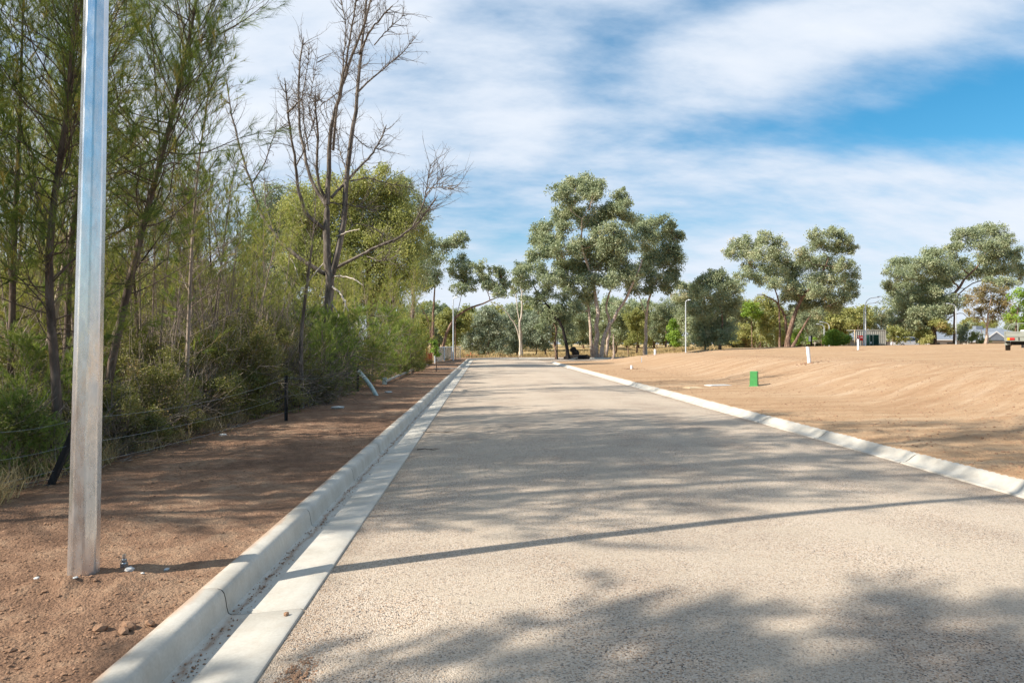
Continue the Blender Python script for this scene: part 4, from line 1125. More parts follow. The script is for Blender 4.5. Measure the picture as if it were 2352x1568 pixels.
# ================================================================== big tree masses on the left, beyond the thicket (d = working px)
gum('gum_tree', 'very large round headed yellow green gum rising behind the dead tree', 46,
    [([(860, 800), (850, 700), (840, 560)], 34, 16), ([(900, 800), (905, 700), (900, 600)], 22, 10, 1)],
    [(790, 440, 60, 40), (850, 420, 60, 35), (740, 470, 60, 45), (810, 490, 70, 45), (890, 460, 55, 40), (860, 520, 65, 45), (925, 500, 38, 50), (700, 500, 50, 45), (720, 560, 60, 45), (790, 560, 65, 45), (880, 580, 60, 45), (935, 560, 40, 45),
     (740, 620, 60, 45), (830, 630, 65, 45), (900, 640, 50, 40), (680, 580, 45, 45), (780, 690, 60, 40), (860, 690, 55, 40)],
    'leaf_sunny', 'bark_brown', leaf=0.15, dens=1.2, seed=70, depth=0.5, fat=1.42)
gum('gum_tree', 'dark green round gum head left of the large yellow green gum', 52,
    [([(640, 800), (640, 700), (645, 560)], 26, 12)],
    [(640, 450, 45, 35), (600, 480, 50, 40), (660, 500, 50, 45), (620, 540, 55, 45), (680, 560, 45, 45), (580, 560, 50, 50), (640, 620, 55, 45), (590, 650, 50, 40), (680, 650, 45, 40)],
    'leaf_gum', 'bark_brown', leaf=0.17, dens=1.0, seed=71, depth=0.5)
gum('gum_tree', 'grey green weeping gum edge showing behind the right side of the large yellow green gum', 54,
    [([(950, 790), (950, 700), (945, 600)], 18, 9)],
    [(935, 450, 35, 35), (955, 500, 28, 40), (945, 560, 30, 40), (925, 420, 30, 20), (960, 620, 30, 40)], 'leaf_gum', 'bark_brown', leaf=0.16, dens=0.9, seed=72, depth=0.4)

# backdrop masses further left behind the thicket
BK = [(520, 700, 44), (420, 690, 40), (300, 700, 38), (180, 690, 36), (60, 700, 34), (-80, 700, 34), (-260, 700, 34)]
bkp = []
for i, (px, py, Y) in enumerate(BK):
    rng = np.random.RandomState(100 + i)
    x = (px - 1176) / FPX * Y
    if i < 3:
        bl = [(np.array([rng.normal() * 1.8, rng.normal() * 1.5, 1.2 + 4.6 * rng.rand()]), 1.5, 1.5, 1.2) for _ in range(17)]
        V, F, T, CC = blob_crown(rng, bl, 0.17, 0.9)
        wood = limb_tree(rng, [(np.array([[0, 0, -0.3], [0.2, 0, 1.8], [0.1, 0.1, 4.6]]), 0.2, 0.08), (np.array([[0, 0, 0.8], [-0.8, 0.3, 2.4], [-1.2, 0.5, 4.0]]), 0.12, 0.06)], bl, CC, 0.2)
        e = empty('gum_tree', (x, Y, gh(x, Y)), label=zone_label('leafy tree deep in the wood', px, Y, 1), cat='tree', group='leafy trees deep in the left wood')
        mk('trunk', wood, M['bark_brown'], e, smooth=True); mk('crown', [(V, F)], M['leaf_olive'], e, tint=T)
        bkp.append(e)
    else:
        copy_tree(bkp[i % 3], (x, Y, gh(x, Y)), rng.rand() * 6, 0.9 + 0.3 * rng.rand(), label=zone_label('leafy tree deep in the wood', px, Y, 1))
rng = np.random.RandomState(77)
for i in range(26):
    Y = 24 + 34 * rng.rand(); x = -(9 + 30 * rng.rand()) - 0.25 * (Y - 24)
    copy_tree(bkp[i % 3], (x, Y, gh(x, Y)), rng.rand() * 6, 0.6 + 0.3 * rng.rand(), label=zone_label('%s leafy tree' % ('mid wood' if Y < 40 else 'far'), 1176 + x / Y * FPX, Y, 0.9))

# ================================================================== she-oaks
def she_oak(name, label, base, mats, group=None, **k):
    wood, nd, T = casuarina(**k)
    e = empty(name, base, label=label, cat='tree', group=group)
    mk('trunk', wood, M[mats[0]], e, smooth=True)
    mk('crown', [nd], M[mats[1]], e, tint=T)
    return e


def traced(pts, Y, dY=()):
    q = np.array([P(x, y, Y + (dY[i] if i < len(dY) else 0)) for i, (x, y) in enumerate(pts)])
    g = gh(q[0][0], q[0][1])
    q[0][2] = g - 0.1
    base = np.array([q[0][0], q[0][1], g])
    return q - base, base


q, b = traced([(128, 1060), (138, 960), (125, 820), (112, 700), (108, 590), (118, 490), (140, 340), (160, 230), (172, 0), (178, -260)], 8.6, (0, 0, 0, .1, .1, .2, .3, .3, .4, .5))
she_oak('she_oak', 'tall grey stemmed she-oak nearest the road, left of the steel pole', b, ('bark_casuarina', 'needle'), seed=1, H=8, trunk=q, r0=0.062, nb=130, t0=0.2, fol0=0.28, lmax=1.5, ntuft=36, nw=0.0042, nlen=(0.13, 0.25), spread=0.42, dead=0.5)
q, b = traced([(228, 980), (248, 860), (285, 700), (318, 560), (352, 420), (392, 290), (410, 190), (440, 60), (462, -60), (480, -220)], 10.2, (0, 0, 0, 0, 0, .1, .2, .3, .4, .5))
she_oak('she_oak', 'she-oak leaning right with a dark grey stem just right of the steel pole', b, ('bark_casuarina', 'needle'), seed=2, H=8.5, trunk=q, r0=0.068, nb=110, t0=0.28, fol0=0.5, lmax=1.8, ntuft=36, nw=0.0042, nlen=(0.13, 0.25), spread=0.42, dead=0.25)
q, b = traced([(150, 1010), (148, 900), (155, 760), (160, 560), (185, 400), (200, 200), (215, 0), (220, -160)], 11.5)
she_oak('she_oak', 'darker she-oak stem partly hidden behind the steel pole', b, ('bark_casuarina', 'needle'), seed=3, H=8, trunk=q, r0=0.06, nb=85, t0=0.25, fol0=0.4, lmax=1.5, ntuft=22, dead=0.3)
q, b = traced([(427, 1003), (428, 900), (432, 780), (436, 660), (440, 560), (452, 400), (470, 260), (490, 130)], 11.2)
she_oak('she_oak', 'straight slender she-oak stem rising alone from the verge edge right of the pole', b, ('bark_stem', 'needle'), seed=4, H=7, trunk=q, r0=0.036, nb=60, t0=0.2, fol0=0.55, lmax=1.0, ntuft=24, dead=0.12)
q, b = traced([(694, 948), (692, 860), (690, 780), (700, 690), (712, 600), (722, 520), (726, 440)], 15.6)
she_oak('she_oak', 'pale thin bare stem standing in front of the dead tree', b, ('bark_dead', 'needle'), seed=5, H=6, trunk=q, r0=0.058, nb=36, t0=0.3, fol0=1.1, lmax=0.9, ntuft=10, dead=0.04)

# prototypes of the thicket
TP = []
for i, (sd_, H, fol, lm, dead, gl) in enumerate([(21, 8.4, 0.42, 1.25, 0.15, 'needle'), (22, 9.4, 0.5, 1.3, 0.12, 'needle_gold'), (23, 7.2, 0.35, 1.1, 0.3, 'needle'), (24, 7.8, 0.3, 1.4, 0.3, 'needle_gold'), (26, 9.0, 0.46, 0.62, 0.0, 'needle')]):
    TP.append(she_oak('she_oak', 'thin she-oak in the thicket behind the wire fence', (0, 0, 0), ('bark_casuarina' if i % 2 == 0 else 'bark_stem', gl), group='she-oaks of the thicket', seed=sd_, H=H, nb=52 if i < 4 else 84, t0=0.14, fol0=fol, lmax=lm, ntuft=30 if i < 4 else 60, dead=dead, nw=0.0075))
# bare leaning poles in clumps
BP = []
for i in range(3):
    BP.append(she_oak('she_oak', 'nearly bare she-oak sapling in a crowded clump of thin stems', (0, 0, 0), ('bark_stem', 'needle_gold'), group='crowded bare stems', seed=30 + i, H=5.6 + i * 0.7, nb=34, t0=0.18, fol0=0.7, lmax=0.75, ntuft=18, dead=0.03, nw=0.008, r0=0.031,
                      extra_trunks=[(np.array([[0.05, 0, 0], [0.25 + 0.1 * i, 0.1, 2.2], [0.75, 0.2, 4.6]]), 0.025)] if i else []))
used = set()


def place(protos_, k, x, y, rng, s=1.0, tilt=None, label=None, group=None):
    p = protos_[k]
    t = tilt if tilt is not None else (rng.normal() * 0.06, rng.normal() * 0.06 + 0.04)
    loc = (x, y, gh(x, y) - 0.04); rz = rng.rand() * 6.28
    if id(p) not in used:
        used.add(id(p)); p.location = loc; p.rotation_euler = (t[0], t[1], rz); p.scale = (s,) * 3
        if label: p['label'] = label
        return p
    return copy_tree(p, loc, rz, s, tilt=t, label=label, group=group)


rng = np.random.RandomState(31)
# (px, Y, kind, scale)
spots = [(20, 9.5, 0, .85), (-60, 8, 2, 1), (70, 12, 1, .9), (240, 14, 3, .9), (300, 17, 1, .75), (-120, 11, 1, 1), (10, 15, 3, 1.05), (110, 17, 0, 1), (200, 19, 1, 1), (330, 14.5, 2, .8), (500, 19, 0, .78),
         (560, 21, 2, .8), (410, 20, 1, .72), (620, 24, 3, .65), (470, 26, 1, .75), (360, 26, 0, .9), (270, 25, 3, .9), (140, 26, 0, 1), (30, 24, 1, 1.1), (-40, 20, 0, 1.1), (680, 27, 2, .65), (590, 30, 0, .7), (730, 30, 3, .7),
         (800, 31, 3, .75), (860, 33, 3, .72), (905, 35, 3, .75), (940, 38, 3, .75), (770, 35, 0, .6), (830, 37, 0, .6), (920, 42, 2, .72), (885, 28, 2, .42), (680, 22, 2, .5), (640, 19, 3, .42)]
for px, Y, k, s_ in spots:
    place(TP, k, (px - 1176) / FPX * Y, Y, rng, s_, label=zone_label(['thin grey stemmed she-oak', 'thin pale stemmed she-oak', 'bushy she-oak', 'golden she-oak'][k], px, Y, s_))
for px, Y, k, s_ in [(345, 13, 0, 1), (365, 14, 1, .9), (388, 14.5, 2, .95), (400, 16, 0, .9), (455, 16, 1, 1), (480, 15, 2, .9), (505, 17, 0, 1), (530, 18, 1, .95), (455, 19, 2, 1), (545, 17, 0, .8), (590, 20, 1, .95), (612, 22, 2, .9),
                     (575, 16, 0, .7), (640, 21, 0, .8), (300, 15, 1, .9), (270, 12.5, 0, .8), (660, 25, 1, .8), (745, 26, 0, .8), (790, 27, 1, .75), (815, 28, 2, .8), (850, 30, 0, .85), (895, 31, 1, .85), (930, 34, 2, .8), (60, 10.5, 1, .9), (185, 13, 2, .9), (420, 23, 1, .9), (520, 24, 2, .9), (100, 13.5, 0, 1), (355, 12.2, 2, .9), (378, 13, 0, 1.05), (412, 12.6, 1, .95), (440, 13.4, 0, 1), (468, 13.6, 2, .95), (492, 14.2, 1, 1), (515, 15, 0, 1.05), (560, 16, 2, .95), (605, 17, 1, .95), (325, 12.8, 1, 1), (630, 18, 2, .9), (540, 14.6, 1, .9)]:
    place(BP, k, (px - 1176) / FPX * Y, Y, rng, s_ * 0.8, tilt=(rng.normal() * 0.04, 0.10 + rng.normal() * 0.07), label=zone_label(['bare single stem sapling', 'bare double stem sapling', 'tall bare double stem sapling'][k], px, Y, s_))
# tall trees beyond the left edge of the picture: they carry the wood on and throw its shade over the road
OFF = []
for x, c_, k, s_ in [(-8.6, 0.72, 4, 1.3), (-9.0, 0.35, 4, 1.35), (-9.4, -1.75, 4, 1.3), (-8.0, -3.6, 1, 1.2), (-10.4, -4.8, 3, 1.4), (-9.6, 4.7, 1, 1.7), (-10.8, 5.5, 1, 1.9), (-12.5, 5.0, 0, 1.8), (-11.8, 6.6, 1, 1.7), (-9.0, 6.3, 2, 1.5),
                     (-10.2, 7.4, 0, 1.35), (-7.6, 4.4, 1, 0.9), (-12.8, 6.0, 2, 1.8), (-11.0, 4.9, 2, 1.6)]:
    OFF.append((x, c_ + 0.37 * (x + 9), k, s_))
for x, y, k, s_ in OFF:
    place(TP, k, x, y, rng, s_, label='tall she-oak standing just outside the left edge of the picture')

# ================================================================== needle foliage saplings and bushes
SP = []
for i, (sd_, H, lm, mt) in enumerate([(41, 3.2, 0.95, 'needle_bright'), (42, 2.5, 0.9, 'needle_bright'), (43, 2.8, 1.1, 'needle_gold')]):
    SP.append(she_oak('she_oak_sapling', 'bright green feathery she-oak sapling at the edge of the verge', (0, 0, 0), ('bark_stem', mt), group='feathery she-oak saplings', seed=sd_, H=H, nb=48, t0=0.04, fol0=0.05, lmax=lm, ntuft=30, dead=1, nw=0.009, nlen=(0.12, 0.24), r0=0.025, up=0.6))
rng = np.random.RandomState(51)
SPS = [(885, 27, 0, 1.15, 'tallest bright green sapling, upright and feathery, near the end of the thicket'), (820, 24, 0, 1.1, None), (855, 25.5, 1, 1.1, None), (790, 22, 1, 1.15, None), (760, 21, 0, 1.0, None), (740, 18.5, 1, 1.0, None), (920, 30, 0, 1.0, None), (945, 33, 2, 1.1, None),
       (905, 32, 2, 1.2, None), (800, 19.5, 1, .75, None), (850, 22.5, 2, .7, 'straw coloured small sapling low in front of the tall bright sapling'), (700, 19.5, 0, 1.0, None), (720, 22, 2, 1.2, None), (950, 36, 0, 1.0, None), (775, 24, 2, 1.3, None), (960, 40, 2, 1.1, None), (20, 7.6, 1, .5, None), (130, 7.9, 1, .32, None),
       (260, 12, 2, .9, None), (70, 9, 0, .7, None), (180, 11, 1, .8, None), (640, 17.5, 1, .7, None), (560, 18, 2, .8, None), (500, 20, 2, 1.2, None), (420, 18, 2, 1.2, None), (330, 19, 2, 1.2, None), (230, 17, 2, 1.3, None), (140, 15, 2, 1.3, None), (50, 14, 2, 1.3, None)]
for px, Y, k, s_, lb in SPS:
    place(SP, k, (px - 1176) / FPX * Y, Y, rng, s_ * 0.74, tilt=(rng.normal() * .05, rng.normal() * .05), label=lb or zone_label(['bright feathery sapling', 'bright bushy sapling', 'golden feathery sapling'][k], px, Y, s_), group='feathery she-oak saplings')


# ================================================================== leafy shrubs
def shrub_proto(seed, mt, w=0.9, h=1.5, leaf=0.055, dens=1.0):
    rng = np.random.RandomState(seed)
    bl = []
    for _ in range(15):
        a = rng.rand() * 6.28; r_ = w * rng.rand() ** 0.6 * 0.95; z = 0.25 + (h - 0.2) * rng.rand() ** 0.8
        rb_ = 0.16 + 0.2 * rng.rand()
        bl.append((np.array([r_ * math.cos(a), r_ * math.sin(a), z]), rb_, rb_, rb_ * 1.25))
    V, F, T, CC = blob_crown(rng, bl, leaf, dens * 0.62, hang=-0.1, sub=0.5)
    wood = []
    for (c, *_r), cc in zip(bl, CC):
        st = np.array([rng.normal() * 0.1, rng.normal() * 0.1, -0.05])
        t = np.linspace(0, 1, 6)[:, None]
        q = st * (1 - t) + c * t + rng.normal(size=(6, 3)) * 0.05 * np.sin(np.pi * t)
        wood.append(tubes(q, 0.013 * (1 - 0.6 * t[:, 0]), 4))
        n = len(cc); t5 = np.linspace(0, 1, 4)[None, :, None]
        ext = cc + (cc - q[3]) * (0.2 + 0.5 * rng.rand(n, 1) ** 2) + rng.normal(size=(n, 3)) * 0.06
        Q = q[3][None, None, :] * (1 - t5) + ext[:, None, :] * t5 + rng.normal(size=(n, 1, 3)) * 0.09 * 4 * t5 * (1 - t5)
        wood.append(tubes(Q, np.full((n, 4), 0.004), 3))
    e = empty('shrub', (0, 0, 0), label='dark leafy shrub along the foot of the thicket', cat='shrub', group='leafy shrubs under the thicket')
    mk('stems', wood, M['bark_stem'], e); mk('foliage', [(V, F)], M[mt], e, tint=T)
    return e


SH = [shrub_proto(61, 'leaf_shrub'), shrub_proto(62, 'leaf_shrub', 1.1, 1.25), shrub_proto(63, 'leaf_shrub', 0.9, 2.0, 0.05, 0.9)]
rng = np.random.RandomState(63)
SHS = [(15, 8.6, 0, .8), (60, 9.4, 1, .8), (-70, 7.8, 1, .9), (200, 9.6, 1, .7), (255, 9.4, 0, .72), (300, 9.6, 1, .72), (350, 10.2, 0, .85), (395, 11, 2, .8), (300, 11.5, 2, .95), (370, 12.4, 2, 1), (440, 12.2, 1, .9), (480, 12.8, 2, .95),
       (530, 13.6, 2, 1.1), (560, 14, 0, 1.05), (600, 14.4, 2, 1.05), (635, 15.5, 2, 1.15), (580, 16.2, 2, 1.3), (520, 15.8, 2, 1.2), (660, 17, 0, 1.2), (690, 16.4, 1, .8), (720, 17, 0, .75), (750, 17.2, 1, .6), (460, 15, 2, 1.2), (410, 14.2, 0, 1.2), (230, 12, 2, 1),
       (130, 11, 0, 1), (40, 11.5, 2, 1), (180, 14, 2, 1.2), (620, 19, 2, 1.3), (560, 19.5, 2, 1.3), (945, 36, 0, 1.1), (925, 33, 1, 1.1), (895, 30, 1, .9), (965, 39, 0, 1.0), (-30, 9.5, 2, 1), (340, 15.5, 2, 1.2), (280, 14, 0, 1.2)]
for px, Y, k, s_ in SHS:
    place(SH, k, (px - 1176) / FPX * Y, Y, rng, s_ * (0.8, 0.8, 0.82)[k], tilt=(0, 0), label=zone_label(['rounded leafy shrub', 'low spreading leafy shrub', 'upright leafy shrub'][k], px, Y, s_))
def brush_proto(seed):
    rng = np.random.RandomState(seed)
    n = 46; m = 9; s_ = np.linspace(0, 1, m)[None, :, None]
    a = rng.rand(n) * 6.28; el = 0.5 + 0.9 * rng.rand(n)
    d0 = np.stack([np.cos(a) * np.cos(el), np.sin(a) * np.cos(el), np.sin(el)], 1); L = 0.8 + 1.4 * rng.rand(n)
    st = np.stack([rng.normal(size=n) * .3, rng.normal(size=n) * .3, -0.03 + 0 * a], 1)
    C = st[:, None, :] + L[:, None, None] * (s_ * d0[:, None, :] + s_ ** 2 * (rng.normal(size=(n, 1, 3)) * .3 - np.array([0, 0, .25])) + 0.04 * np.sin(8 * s_) * rng.normal(size=(n, 1, 3)))
    W = [tubes(C, 0.008 * (1 - 0.75 * s_[..., 0]) * (0.6 + rng.rand(n, 1)), 4)]
    rep = np.repeat(np.arange(n), 9); j = rng.randint(2, m - 1, len(rep)); p1 = C[rep, j]; tg = nrm(C[rep, j + 1] - p1)
    d1 = nrm(tg + perp(rng, tg) * 0.9); L1 = 0.15 + 0.4 * rng.rand(len(rep)); s4 = np.linspace(0, 1, 5)[None, :, None]
    W.append(tubes(p1[:, None, :] + L1[:, None, None] * (s4 * d1[:, None, :] + s4 ** 2 * rng.normal(size=(len(rep), 1, 3)) * .3), np.full((len(rep), 5), 0.0032), 3))
    e = empty('dead_shrub', (0, 0, 0), label='tangle', cat='dead shrub', group='dry leafless brush in the thicket')
    mk('stems', W, M['bark_dead'], e)
    return e


BR = [brush_proto(201), brush_proto(202)]
rng = np.random.RandomState(204)
for px, Y, k, s_ in [(180, 8.6, 0, .6), (235, 9.6, 1, .7), (290, 10.4, 0, .8), (340, 11, 1, .9), (400, 12, 0, .8), (450, 13, 1, 1), (500, 14, 0, 1.1), (545, 14.6, 1, 1), (585, 15.5, 0, 1.2), (620, 15.4, 1, .9), (660, 16.5, 0, 1), (700, 17.5, 1, 1.1), (560, 18, 0, 1.5), (610, 19, 1, 1.6), (520, 17, 1, 1.5), (470, 17, 0, 1.5),
                     (420, 16, 1, 1.4), (640, 21, 0, 1.7), (590, 22, 1, 1.9), (680, 21, 1, 1.5), (720, 24, 0, 1.6), (60, 10, 0, 1), (120, 9.6, 1, .9), (360, 15, 0, 1.4), (300, 14, 1, 1.3), (760, 19, 0, .7), (745, 23, 1, 1.4)]:
    place(BR, k, (px - 1176) / FPX * Y, Y, rng, s_, tilt=(0, 0), label=zone_label(['leafless grey brush tangle', 'leafless twiggy brush'][k], px, Y, s_))
gum('gum_sapling', 'small blue green sapling with round leaves by the far end of the wire fence', 37,
    [([(1003, 842), (1002, 825), (1000, 800)], 3, 1.5)], [(1000, 800, 10, 9), (997, 785, 8, 8), (1004, 812, 8, 6)], 'leaf_lime', 'bark_brown', leaf=0.09, dens=1.0, seed=81, cat='sapling', depth=0.1)

# ================================================================== the dead tree (crop pixels -> working pixels)
c2 = lambda x, y: ((500 + x / 1.742) / 1.063, (y / 1.742) / 1.063)


def dead_tree():
    rng = np.random.RandomState(8)
    Y0 = 21.5
    LIMBS = [  # pts, start width, end width in crop px, end depth offset, bleached?
        ([(522, 1445), (524, 1330), (532, 1200), (520, 1100), (516, 980), (520, 870)], 46, 24, 0),
        ([(535, 1180), (570, 1060), (590, 960), (596, 850), (606, 700), (640, 470), (660, 250), (682, 60), (690, -60)], 30, 7, .8),
        ([(520, 870), (527, 700), (530, 560), (568, 420), (610, 270), (662, 150), (706, 0), (715, -80)], 22, 6, -.8),
        ([(522, 860), (482, 790), (475, 690), (482, 570), (470, 480), (468, 390)], 14, 6, -1.2),
        ([(520, 880), (450, 770), (410, 600), (396, 420), (400, 280), (420, 155)], 16, 6, .7),
        ([(516, 980), (430, 915), (395, 800), (385, 690), (360, 540), (338, 330)], 17, 5, -1.6),
        ([(512, 1165), (400, 1100), (300, 1010), (230, 900), (190, 760), (140, 600), (105, 450), (85, 300)], 19, 4, 1.2),
        ([(548, 1145), (660, 1085), (740, 1045), (830, 1010), (900, 955), (950, 890), (990, 832)], 14, 6, -.8),
        ([(880, 975), (930, 870), (945, 790), (962, 690)], 7, 3, -1.0),
        ([(938, 830), (990, 770), (1020, 740)], 4, 2, -.5), ([(945, 800), (1010, 795), (1060, 803)], 4, 2, -1.2),
        ([(538, 840), (620, 750), (700, 670), (745, 600), (772, 530)], 13, 6, 1.5),
        ([(620, 770), (690, 755), (780, 780), (890, 800)], 7, 2, 1.9),
        ([(640, 400), (700, 340), (770, 285), (830, 235), (902, 148)], 9, 3, 1.8),
        ([(655, 230), (700, 130), (760, 60), (800, 20)], 9, 5, -1.5), ([(720, 190), (780, 120), (850, 60)], 5, 2, -.8),
        ([(545, 640), (560, 450), (600, 260), (640, 20), (648, -60)], 11, 5, -1.9),
        ([(570, 430), (590, 250), (600, 100), (572, -20)], 8, 3, .4), ([(350, 480), (400, 430), (412, 422)], 8, 5, -1.8),
        ([(440, 640), (410, 450), (440, 250), (442, 190)], 6, 3, .9), ([(390, 700), (420, 640), (470, 500)], 6, 3, -1), ([(480, 600), (440, 450), (480, 230)], 5, 2, .5),
        ([(195, 790), (250, 700), (300, 560), (350, 520)], 7, 3, 1.6), ([(300, 1010), (260, 880), (250, 740)], 6, 3, 1.7), ([(570, 390), (500, 440), (470, 400)], 5, 2, -1.2),
        ([(590, 1000), (640, 950), (700, 960), (760, 1000)], 6, 2, 1), ([(620, 560), (680, 620), (760, 640)], 5, 2, 1.0), ([(690, 1090), (740, 1110), (800, 1100)], 4, 2, -.8),
        ([(520, 860), (600, 870), (680, 880), (740, 905)], 7, 2, .6), ([(600, 720), (570, 640), (560, 540)], 5, 3, 1),
    ]
    BL = [([(545, 1175), (600, 1176), (640, 1190), (675, 1215)], 8, 3, -.9), ([(536, 1215), (580, 1250), (600, 1300), (612, 1325)], 9, 3, -1.2), ([(560, 1230), (600, 1280), (590, 1330)], 5, 2, -.5), ([(540, 1290), (570, 1340), (545, 1440)], 5, 2, -.6),
          ([(510, 1290), (470, 1330), (440, 1400)], 5, 2, .5), ([(560, 1005), (610, 985), (660, 975)], 6, 3, -.6), ([(505, 1120), (450, 1180), (420, 1240), (430, 1300)], 5, 2, -.8), ([(400, 1190), (380, 1120), (350, 1080)], 4, 2, .5)]
    k = 1.06 * Y0 / FPX / (1.742 * 1.063) / 2
    b0 = c2(522, 1445); base = P(b0[0], b0[1], Y0); base[2] = gh(base[0], base[1])
    wood, ends = [], []
    chains = []

    def add(defs, store):
        for (pl, wa, wb, dy) in defs:
            pts = []
            # start depth: nearest point on earlier chains
            s0 = np.array(c2(*pl[0])); y0 = Y0
            best = 1e9
            for ch in chains:
                for (q2, yy_) in ch:
                    d_ = np.hypot(*(q2 - s0))
                    if d_ < best: best = d_; y0 = yy_
            if not chains: y0 = Y0
            n_ = len(pl)
            ch = []
            m = 22
            xs = np.array([c2(*p) for p in pl])
            d = np.r_[0, np.cumsum(np.linalg.norm(np.diff(xs, axis=0), axis=1))]
            t = np.linspace(0, d[-1], m)
            q2 = np.stack([np.interp(t, d, xs[:, i]) for i in (0, 1)], 1)
            q2[1:-1] = (q2[:-2] + 2 * q2[1:-1] + q2[2:]) / 4
            tt_ = t / d[-1]
            q2 = q2 + rng.normal(size=q2.shape) * 0.9 * np.sin(np.pi * tt_)[:, None]
            ys = y0 + dy * tt_
            pts = np.array([P(a_, b_, y_) for (a_, b_), y_ in zip(q2, ys)])
            if pl[0] == (522, 1445): pts[0][2] = base[2] - 0.2
            for q_, y_ in zip(q2, ys): ch.append((q_, y_))
            chains.append(ch)
            w_ = (wa + (wb - wa) * tt_ ** 0.8) * k
            if pl[0] == (522, 1445): w_[:3] *= [1.25, 1.1, 1.03]
            w_[-1] *= 0.35
            store.append(tubes(pts - base, w_, 9))
            ends.append((pts - base, w_))
    add(LIMBS, wood)
    nl = len(ends)
    # fine twigs all along the limbs
    for (pts, w_) in list(ends[1:nl]):
        ln = np.sum(np.linalg.norm(np.diff(pts, axis=0), axis=1))
        n = int(ln * 11) + 5
        idx = (4 + (len(pts) - 5) * rng.rand(n) ** 0.8).astype(int)
        p0 = pts[idx]; tg = nrm(pts[np.minimum(idx + 1, len(pts) - 1)] - pts[idx - 1])
        L = 0.25 + 0.75 * rng.rand(n) ** 1.6
        d0 = nrm(tg * 0.8 + perp(rng, tg) * 0.9 + np.array([0, 0, 0.1]))
        s = np.linspace(0, 1, 7)[None, :, None]
        bend = rng.normal(size=(n, 1, 3)) * 0.28 + np.array([0, 0, 0.12])
        C = p0[:, None, :] + L[:, None, None] * (s * d0[:, None, :] + s * s * bend + 0.04 * np.sin(6 * s) * rng.normal(size=(n, 1, 3)))
        wood.append(tubes(C, (0.0065 + 0.005 * L[:, None]) * (1 - 0.75 * s[..., 0]), 4))
        rep = np.repeat(np.arange(n), 4); j = rng.randint(2, 6, len(rep))
        p1 = C[rep, j]; tg = nrm(C[rep, j + 1] - C[rep, j])
        d1 = nrm(tg * 0.8 + perp(rng, tg) * 0.7); L1 = (0.1 + 0.35 * rng.rand(len(rep))) * L[rep]
        s = np.linspace(0, 1, 4)[None, :, None]
        C1 = p1[:, None, :] + L1[:, None, None] * (s * d1[:, None, :] + s * s * rng.normal(size=(len(rep), 1, 3)) * 0.2)
        wood.append(tubes(C1, np.full((len(rep), 1), 0.004) * (1 - 0.6 * s[..., 0]), 3))
    bl = []
    add(BL, bl)
    e = empty('dead_tree', base, label='tall bare dead tree with many forked grey limbs rising above the thicket', cat='dead tree')
    mk('trunk', wood, M['bark_dead'], e, smooth=True)
    for (pts, w_) in ends[nl:]:
        o = mk('broken_branch', [tubes(pts, w_ * 1.15, 6)], M['bark_bleached'], e, smooth=True)


dead_tree()


# ================================================================== grasses (uncountable)
def blades(rng, C, L, lean=0.5, w=0.006):
    n = len(C)
    d = nrm(np.stack([rng.normal(size=n) * lean, rng.normal(size=n) * lean, np.ones(n)], 1))
    side = perp(rng, d) * (w * (0.6 + 0.8 * rng.rand(n)))[:, None] / 2
    mid = C + d * L[:, None] * 0.6; tip = C + d * L[:, None] + nrm(np.stack([rng.normal(size=n), rng.normal(size=n), -0.4 * np.ones(n)], 1)) * L[:, None] * 0.25
    V = np.stack([C - side, C + side, mid + side * 0.7, mid - side * 0.7, tip], 1).reshape(-1, 3)
    b = 5 * np.arange(n)[:, None]
    return [(V, np.concatenate([b + np.array([[0, 1, 2, 3]])])), (V[:0], np.zeros((0, 3), int))], (V, b + np.array([[3, 2, 4]]))


def grass(name, label, C, L, mat, lean, w, rng):
    n = len(C)
    d = nrm(np.stack([rng.normal(size=n) * lean, rng.normal(size=n) * lean, np.ones(n)], 1))
    side = perp(rng, d) * (w * (0.6 + 0.8 * rng.rand(n)))[:, None] / 2
    mid = C + d * L[:, None] * 0.6; tip = C + d * L[:, None] + nrm(np.stack([rng.normal(size=n), rng.normal(size=n), -0.4 * np.ones(n)], 1)) * L[:, None] * 0.25
    V4 = np.stack([C - side, C + side, mid + side * 0.7, mid - side * 0.7], 1).reshape(-1, 3)
    V3 = np.stack([mid - side * 0.7, mid + side * 0.7, tip], 1).reshape(-1, 3)
    T = 0.45 + 0.22 * rng.normal(size=n)
    o = mk(name, [(V4, np.arange(4 * n).reshape(-1, 4)), (V3, np.arange(3 * n).reshape(-1, 3))], M[mat], tint=np.r_[np.repeat(T, 4), np.repeat(T, 3)])
    return tag(o, label, 'grass', kind='stuff')


rng = np.random.RandomState(91)
n = 1500
cy_ = 5 + 33 * rng.rand(n) ** 1.2; cu = 2.75 + 2.6 * rng.rand(n) ** 1.3 + 0.25 * np.sin(cy_)
cx_ = A_BACK - cu - SK * cy_
dens_ = 0.25 + 0.9 * (cy_ > 13) * (cu < 4.6) + 0.5 * (fbm(cx_, cy_, 2, 0.8) > 0.15)
k1 = rng.rand(n) < dens_
cx_, cy_ = cx_[k1], cy_[k1]
rep = np.repeat(np.arange(len(cx_)), 34)
gx_ = cx_[rep] + rng.normal(size=len(rep)) * 0.07; gy_ = cy_[rep] + rng.normal(size=len(rep)) * 0.07
grass('dry_grass', 'dry straw coloured grass tufts along the foot of the thicket', np.stack([gx_, gy_, ground_h(gx_, gy_) - 0.01], 1), (0.12 + 0.30 * rng.rand(len(rep))) * (0.6 + 0.8 * rng.rand(len(cx_)))[rep], 'straw', 0.42, 0.0065, rng)
